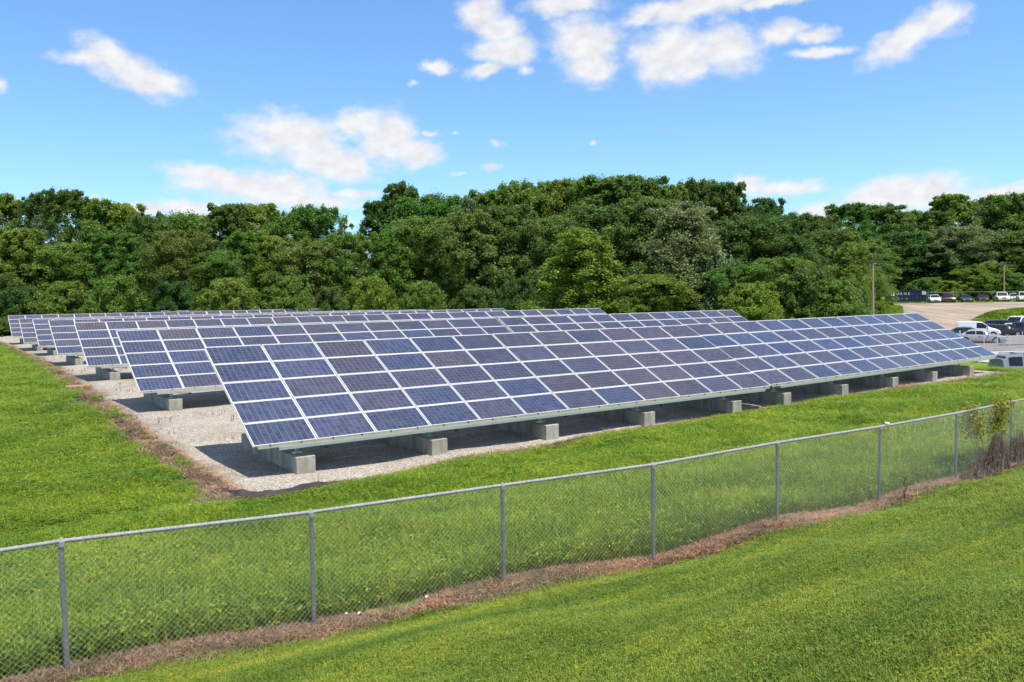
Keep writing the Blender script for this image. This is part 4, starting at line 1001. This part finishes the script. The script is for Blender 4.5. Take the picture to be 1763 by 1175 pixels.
def car(kind, pt, px_l, d, heading, label, extra=None, metal=.0, name='parked_car', cat='car', logo=False, scale=1.0):
    pr = PROF[kind]; st = pr['st']
    x, y = XY(d, px_l); z = hz(x, y)+.02
    root = empty(name, (x, y, z), heading); root.scale = (scale,)*3
    body = paint(pt[0], pt[1], metal)
    V = []; F = []
    arr = np.array(st)
    xs_ = np.linspace(arr[0, 0], arr[-1, 0], 30); ip = [np.interp(xs_, arr[:, 0], arr[:, k]) for k in range(1, 6)]
    # keep real stations for crisp corners
    xs_ = np.unique(np.concatenate([xs_, arr[:, 0]])); ip = [np.interp(xs_, arr[:, 0], arr[:, k]) for k in range(1, 6)]
    def sect(i_x, w, zb, zt, wr, zr):
        mid = zb+.16; h = [(0, zb), (w*.82, zb), (w*.99, mid), (w*1.0, zb+(zt-zb)*.6), (w*.965, zt), (wr, zr-.06), (wr*.72, zr-.008), (0, zr)]
        pts = [(i_x, q, z_) for q, z_ in h] + [(i_x, -q, z_) for q, z_ in h[-2:0:-1]]
        return pts
    m_ = 14
    for i in range(len(xs_)): V += sect(xs_[i], *[p_[i] for p_ in ip])
    for i in range(len(xs_)-1):
        for j in range(m_): a = i*m_+j; b = i*m_+(j+1) % m_; F.append((a, b, b+m_, a+m_))
    F.append(tuple(range(m_))[::-1]); F.append(tuple((len(xs_)-1)*m_+j for j in range(m_)))
    me = mesh_np('body', V, F, body)
    for p_ in me.polygons: p_.use_smooth = True
    me.set_sharp_from_angle(angle=R(28)); bo = link('body', me, root)
    def at(xx): return [float(np.interp(xx, arr[:, 0], arr[:, k])) for k in range(1, 6)]
    for (a, b) in pr['win']:
        for s in (1, -1):
            mb = MB(); pts = []
            grid = np.linspace(a, b, 5); lo, hi = [], []
            for xx in grid:
                w, zb, zt, wr, zr = at(xx); w0 = w*.965; z1 = zr-.06
                lo.append((xx, s*(w0+(wr-w0)*.08+.014), zt+(z1-zt)*.08)); hi.append((xx, s*(w0+(wr-w0)*.9+.014), zt+(z1-zt)*.9))
            for i in range(4):
                q = [lo[i], lo[i+1], hi[i+1], hi[i]]; mb.poly(q if s < 0 else q[::-1])
            mb.obj('side_window', M_glass, root)
    for nm, rng_ in (('windshield', pr['ws']), ('rear_window', pr['rw'])):
        if rng_ is None: continue
        a, b = rng_; mb = MB()
        rows_ = []
        for xx in np.linspace(a+(.03 if nm == 'windshield' else 0), b, 4):
            w, zb, zt, wr, zr = at(xx); rows_.append([(xx, -wr*.93, zr-.04+.012), (xx, -wr*.7, zr+.012), (xx, wr*.7, zr+.012), (xx, wr*.93, zr-.04+.012)])
        for i in range(3):
            for j in range(3): mb.poly([rows_[i][j], rows_[i+1][j], rows_[i+1][j+1], rows_[i][j+1]])
        mb.obj(nm, M_glass, root)
    r = pr['r']
    for wx in pr['wh']:
        for s in (1, -1):
            w = at(wx)[0]
            ar = MB(); ar.tube((wx, s*(w-.25), r+.03), (wx, s*(w+.006), r+.03), r+.055, n=20); ar.obj('wheel_arch', M_trim, root)
            t = MB(); t.tube((wx, s*(w-.18), r), (wx, s*(w+.02), r), r, n=20); wo = t.obj('wheel', M_tyre, root, smooth=True)
            rm = MB(); rm.tube((wx, s*(w+.018), r), (wx, s*(w+.03), r), r*.62, r*.55, n=14); rm.obj('rim', M_rim, wo)
    fx = arr[-1, 0]; w, zb, zt, wr, zr = at(fx-.12)
    for s in (1, -1):
        mb = MB(); mb.box(fx-.22, fx-.03, s*.48-.16, s*.48+.16, zt-.16, zt-.02); mb.obj('headlight', M_lamp, root, bevel=.02)
        w2, _, zt2, wr2, zr2 = at(arr[0, 0]+.1)
        mb = MB(); mb.box(arr[0, 0]+.0, arr[0, 0]+.14, s*(w2-.17)-.1, s*(w2-.17)+.12, zt2-.22, zt2-.02); mb.obj('taillight', M_red, root, bevel=.02)
        xm = pr['ws'][1]-.32; wm, _, ztm, _, _ = at(xm)
        mb = MB(); mb.box(xm-.06, xm+.08, s*(wm+.06)-.09, s*(wm+.06)+.07, ztm+.0, ztm+.15); mb.obj('door_mirror', body, root, bevel=.02)
    mb = MB(); mb.box(fx-.15, fx+.005, -.30, .30, zb+.30 if kind in ('suv', 'big_suv') else zt-.2, zt-.03); mb.obj('grille', M_trim, root)
    mb = MB(); mb.box(fx-.18, fx+.02, -w*.8, w*.8, zb-.02, zb+.15); mb.obj('bumper', extra or M_trim, root, bevel=.03)
    mb = MB(); mb.box(arr[0, 0]-.02, arr[0, 0]+.15, -w*.85, w*.85, .3, .48); mb.obj('bumper', body, root, bevel=.03)
    if kind == 'big_suv':
        for s in (1, -1):
            mb = MB(); mb.tube((-2.0, s*.62, 1.94), (.3, s*.62, 1.94), .02, n=6)
            for q in (-1.9, -1.1, -.3, .2): mb.tube((q, s*.62, 1.84), (q, s*.62, 1.94), .018, n=5)
            mb.obj('roof_rail', M_trim, root)
        mb = MB()
        for q in (-1.5, -.2): mb.tube((q, -.62, 1.95), (q, .62, 1.95), .02, n=6)
        mb.obj('roof_rack_bar', M_trim, root)
    if logo:
        mb = MB(); yv = -(at(0)[0]+.012)
        mb.poly([(-.22, yv, .72), (0, yv, .70), (.02, yv, .78), (-.18, yv, .80)]); mb.poly([(.06, yv, .72), (.3, yv, .71), (.3, yv, .74), (.06, yv, .75)])
        mb.obj('door_logo', M_redprint, root)
    tag(root, label, cat, None); return root
M_redprint = mat('red_print', (.5, .03, .03), .5)
def toward(px, d): return (px-881)/1400*d
def hd(fr, fd):          # heading from components: along camera right / along camera forward
    v = RT0*fr + Vector((sy_, cy_, 0))*fd; return math.atan2(v.y, v.x)
near = 'cars in the lower parking lot'; farg = 'cars parked along the upper road'
def g_(o, g): o['group'] = g
g_(car('sedan', ('silver_paint', (.42, .42, .41)), toward(1687, 85), 85, hd(.93, -.42), 'silver sedan with a red mark on its door, nearest the blue array', metal=.4, logo=True), near)
g_(car('sedan', ('teal_dark_paint', (.045, .07, .07)), toward(1659, 92), 91, hd(.85, -.5), 'dark grey-green sedan half hidden behind the silver sedan', metal=.3), near)
g_(car('van', ('white_paint', (.80, .80, .78)), toward(1685, 96), 96, hd(.90, -.43), 'small white panel van behind the silver sedan', name='parked_van', cat='van'), near)
g_(car('hatch', ('navy_paint', (.02, .024, .05)), toward(1716, 97), 97.5, hd(.88, -.47), 'dark navy hatchback right of the white van', metal=.2), near)
g_(car('suv', ('black_paint', (.012, .012, .014)), toward(1722, 103), 102, hd(.9, -.42), 'long black car behind the navy hatchback'), near)
g_(car('sedan', ('black_paint', (.012, .012, .014)), toward(1737, 96), 97, hd(.88, -.47), 'black sedan between the navy hatchback and the beige sedan'), near)
g_(car('suv', ('black_paint', (.012, .012, .014)), toward(1772, 97), 96, hd(.9, -.44), 'black sport utility car cut by the right edge below the beige sedan'), near)
g_(car('sedan', ('beige_paint', (.50, .47, .40)), toward(1752, 99), 99.5, hd(.9, -.44), 'beige sedan at the right edge of the lot', metal=.2), near)
g_(car('sedan', ('charcoal_paint', (.04, .045, .048)), toward(1766, 104), 104, hd(.9, -.4), 'charcoal sedan behind the beige sedan, cut by the right edge', metal=.2), near)
g_(car('van', ('white_paint', (.80, .80, .78)), toward(1750, 104), 104, hd(-.75, -.66), 'white van facing left above the row of dark cars', name='parked_van', cat='van', scale=1.08), near)
far_cars = [('hatch', ('pale_white_paint', (.74, .77, .76)), 1608.5, 136, 'white compact car, first car right of the blue container', 0), ('suv', ('maroon_paint', (.085, .007, .016)), 1632, 136, 'maroon sport utility car between the white compact and the dark sedan', .3),
            ('sedan', ('slate_paint', (.035, .045, .06)), 1662, 137, 'dark slate sedan right of the maroon car', .3), ('sedan', ('darkred_paint', (.04, .006, .010)), 1691, 138, 'very dark red sedan between the slate sedan and the white upright car', .2),
            ('big_suv', ('white_paint', (.80, .80, .78)), 1723.5, 137, 'white upright off-road car below the far lamp pole', 0), ('hatch', ('pale_green_paint', (.45, .55, .50)), 1744, 146, 'pale green-white car set back between the two white cars', 0), ('suv', ('white_paint', (.80, .80, .78)), 1762, 135, 'white car with dark lower bumper at the right edge of the upper road', 0)]
for kd, pt, px_, d_, lab, mt_ in far_cars:
    g_(car(kd, pt, toward(px_, d_), d_, hd(random.uniform(-.50, -.36), -1), lab, metal=mt_, scale=.95 if kd == 'big_suv' else 1.0), farg)
car('big_suv', ('grey_suv_paint', (.24, .23, .22)), toward(1712, 53)+2.7, 53, hd(1, -.03), 'grey sport utility car with roof rack on the concrete apron, just beyond the grass crest', metal=.1)

# ------------------------------------------------------------------ blue container
def container():
    d = 145; x, y = XY(d, toward(1559, d)); z = hz(x, y)
    h = hd(1, -.16); root = empty('roll_off_container', (x, y, z), h)
    tag(root, 'long navy blue roll-off container with white lettering beside the upper road', 'container')
    Mb = noisy('navy_paint_worn', (.008, .014, .055), (.018, .028, .09), 1.2, .5, 0, .1, .01)
    Lh, Wd, H0, H1 = 3.15, 1.2, .25, 2.3
    mb = MB(); t = .06
    mb.box(-Lh, Lh, -Wd, -Wd+t, H0, H1); mb.box(-Lh, Lh, Wd-t, Wd, H0, H1); mb.box(-Lh, -Lh+t, -Wd+t, Wd-t, H0, H1); mb.box(Lh-t, Lh, -Wd+t, Wd-t, H0, H1); mb.box(-Lh+t, Lh-t, -Wd+t, Wd-t, H0, H0+.06)
    mb.obj('hull', Mb, root)
    for i in range(14):
        xx = -Lh+.22+i*(2*Lh-.44)/13
        for s in (-1, 1):
            mb = MB(); mb.box(xx-.05, xx+.05, s*(Wd+.04)-.04, s*(Wd+.04)+.04, H0, H1-.08); mb.obj('rib', Mb, root)
    for i in range(4):
        mb = MB(); mb.box(Lh, Lh+.08, -Wd+.1+i*.7, -Wd+.2+i*.7, H0, H1-.08); mb.obj('rib', Mb, root)
    mb = MB(); mb.box(-Lh-.05, Lh+.05, -Wd-.09, -Wd+.02, H1-.08, H1+.05); mb.box(-Lh-.05, Lh+.05, Wd-.02, Wd+.09, H1-.08, H1+.05); mb.box(Lh-.02, Lh+.09, -Wd+.02, Wd-.02, H1-.08, H1+.05); mb.box(-Lh-.09, -Lh+.02, -Wd+.02, Wd-.02, H1-.08, H1+.05)
    mb.obj('top_rim', Mb, root)
    mb = MB(); mb.box(-Lh, Lh, -.5, -.38, .08, H0); mb.box(-Lh, Lh, .38, .5, .08, H0)
    mb.obj('skid_rail', Mb, root)
    for wx in (-2.4, 2.4):
        for s in (-.75, .75): mb = MB(); mb.tube((wx, s-.1, .13), (wx, s+.1, .13), .13, n=10); mb.obj('roller', M_trim, root)
    Mw = mat('stencil_white', (.62, .62, .55), .6)
    for i, (ch, xx) in enumerate(zip('ORNE-', (-1.75, -1.12, -.48, .14, .66))):
        cu = bpy.data.curves.new('letter', 'FONT'); cu.body = ch; cu.size = .62; cu.align_x = 'CENTER'; cu.extrude = .004
        tmp = bpy.data.objects.new('tmp', cu); me = bpy.data.meshes.new_from_object(tmp); bpy.data.objects.remove(tmp)
        me.materials.clear(); me.materials.append(Mw)
        o = link('letter', me, root); o.location = (xx, -Wd-.09, 1.5); o.rotation_euler = (R(90), 0, 0)
    for a, b in ((-1.1, -.85), (-.4, 0.0)):
        mb = MB(); mb.box(a, b, -Wd-.088, -Wd-.084, .75, .87); mb.obj('small_lettering', mat('faded_stencil', (.3, .32, .36), .6), root)
    Mp = mat('white_placard', (.72, .72, .72), .6)
    for xx, zz, w_, h_ in ((-2.75, 1.35, .22, .72), (-2.35, 1.3, .24, .85), (2.45, 1.5, .25, .62), (2.8, 1.5, .26, .55)):
        mb = MB(); mb.box(xx-w_/2, xx+w_/2, -Wd-.1, -Wd-.085, zz, zz+h_); mb.obj('placard', Mp, root)
container()

# ------------------------------------------------------------------ lamp poles
M_wood = noisy('weathered_pole_wood', (.26, .19, .14), (.42, .32, .25), 4, .9, 0, .3, .01)
def lamp_pole(px, d, topy, label, sc=1.0):
    x, y = XY(d, toward(px, d)); z = hz(x, y); top = CAM.z + (510-(px-881)*.015-topy)/1400*d - z
    root = empty('lamp_pole', (x, y, z), hd(1, -.2)); tag(root, label, 'lamp pole', 'wooden lamp poles')
    mb = MB(); mb.tube((.12, 0, -.3), (0, 0, top), .13*sc, .085*sc, n=12); mb.obj('pole', M_wood, root, smooth=True)
    mb = MB(); mb.box(-.5, .5, -.05, .05, top-.12, top-.02); mb.obj('crossarm', M_wood, root)
    for s in (-1, 1):
        mb = MB(); c = Matrix.Translation((s*.52+.25, -.05, top+.0)) @ Matrix.Rotation(R(-6), 4, 'Y')
        mb.box(-.32, .32, -.22, .22, -.08, .12, c); lo_ = mb.obj('floodlight', M_trim, root, bevel=.02)
        m2 = MB(); m2.box(-.28, .28, -.18, .18, -.092, -.084, c); m2.obj('lens', M_lamp, lo_)
lamp_pole(1502, 85, 453, 'tall wooden lamp pole with two dark floodlights rising behind the right front array')
lamp_pole(1727, 143, 457, 'thinner lamp pole behind the white upright car on the upper road', 1.1)

# ------------------------------------------------------------------ lot fences
M_white_pipe = mat('bright_pipe', (.62, .62, .63), .4, .3)
def lot_fence():
    root_xy = XY(74.5, toward(1695, 74.5)); root = empty('chain_link_gate_fence', (root_xy[0], root_xy[1], hz(*root_xy)))
    tag(root, 'low pipe and chain-link fence with a braced gate in front of the parked cars', 'fence')
    o = Vector(root.location)
    def W_(px_, d, h): x, y = XY(d, toward(px_, d)); return Vector((x, y, hz(x, y)+h))-o
    sp_ = [(1695, 74.5, 1.45, .03), (1739, 74.5, 1.40, .028), (1785, 74.5, 1.4, .03), (1718, 77.5, 1.7, .045), (1653, 78, 1.75, .06), (1761, 77.5, 1.6, .04)]
    for px_, d, h, r in sp_: MB().tube(W_(px_, d, -.1), W_(px_, d, h), r, n=8).obj('fence_post', M_white_pipe, root, smooth=True)
    MB().tube(W_(1718, 77.5, 1.15), W_(1800, 77.5, 1.15), .035, n=8).obj('top_rail', M_white_pipe, root, smooth=True)
    MB().tube(W_(1695, 74.5, .12), W_(1800, 74.5, .12), .022, n=8).obj('bottom_rail', M_white_pipe, root, smooth=True)
    MB().tube(W_(1660, 74.5, .25), W_(1800, 74.5, .02), .02, n=8).obj('bottom_rail', M_post, root, smooth=True)
    MB().tube(W_(1736, 74.5, 1.35), W_(1712, 74.5, .05), .02, n=8).obj('brace', M_post, root, smooth=True)
    m_ = MB(); L0, L1 = toward(1695, 74.5), toward(1800, 74.5); N_ = 46
    for i in range(N_):
        for s in (0, 1):
            a = L0+(L1-L0)*i/N_; b = a + (L1-L0)/N_*(8 if s else -8)
            if not (L0 <= b <= L1): continue
            xa, ya = XY(74.5, a); xb_, yb_ = XY(74.5, b)
            m_.tube(Vector((xa, ya, hz(xa, ya)+.1))-o, Vector((xb_, yb_, hz(xb_, yb_)+1.35))-o, .003, n=3, cap=False)
    m_.obj('chain_link_mesh', M_wire, root)['kind'] = 'stuff'
lot_fence()
def far_fence():
    d = 141.5; x0, y0 = XY(d, toward(1590, d)); root = empty('far_chain_link_fence', (x0, y0, hz(x0, y0))); o = Vector(root.location)
    tag(root, 'dark chain-link fence behind the cars on the upper road', 'fence')
    for px_ in range(1595, 1800, 30):
        x, y = XY(d, toward(px_, d)); p = Vector((x, y, hz(x, y)))-o; MB().tube(p, p+Vector((0, 0, 1.9)), .035, n=6).obj('fence_post', M_post, root)
    for h in (1.85, .1):
        x1, y1 = XY(d, toward(1800, d)); MB().tube(Vector((0, 0, h)), Vector((x1, y1, hz(x1, y1)+h))-o, .03, n=6).obj('rail', M_post, root)
far_fence()
def stub():
    x, y = XY(58, toward(1695, 58)); root = empty('ground_floodlight', (x, y, hz(x, y)), hd(1, 0)); tag(root, 'small dark floodlight on a short post at the end of the front arrays', 'floodlight')
    MB().tube((0, 0, -.1), (0, 0, .42), .04, n=8).obj('post', M_galv, root, smooth=True)
    b = MB(); b.box(-.22, .06, -.12, .12, .36, .5, Matrix.Rotation(R(-12), 4, 'Y')); b.obj('floodlight', M_trim, root, bevel=.02)
stub()
# a puddle-dark seam and wheel stop on the lot
for i, (px_, dd_) in enumerate([(1752, 80.5)]):
    x, y = XY(dd_, toward(px_, dd_)); b = MB(); b.box(-1.9, 1.9, -.1, .1, 0, .13); o = b.obj('wheel_stop', M_trim, bevel=.03); o.location = (x, y, hz(x, y)+.02); o.rotation_euler = (0, 0, hd(1, 0)); tag(o, 'long dark wheel stop lying on the lot in front of the parked cars', 'wheel stop')
print('tris', sum(len(m_.polygons) for m_ in bpy.data.meshes), 'objects', len(bpy.data.objects))
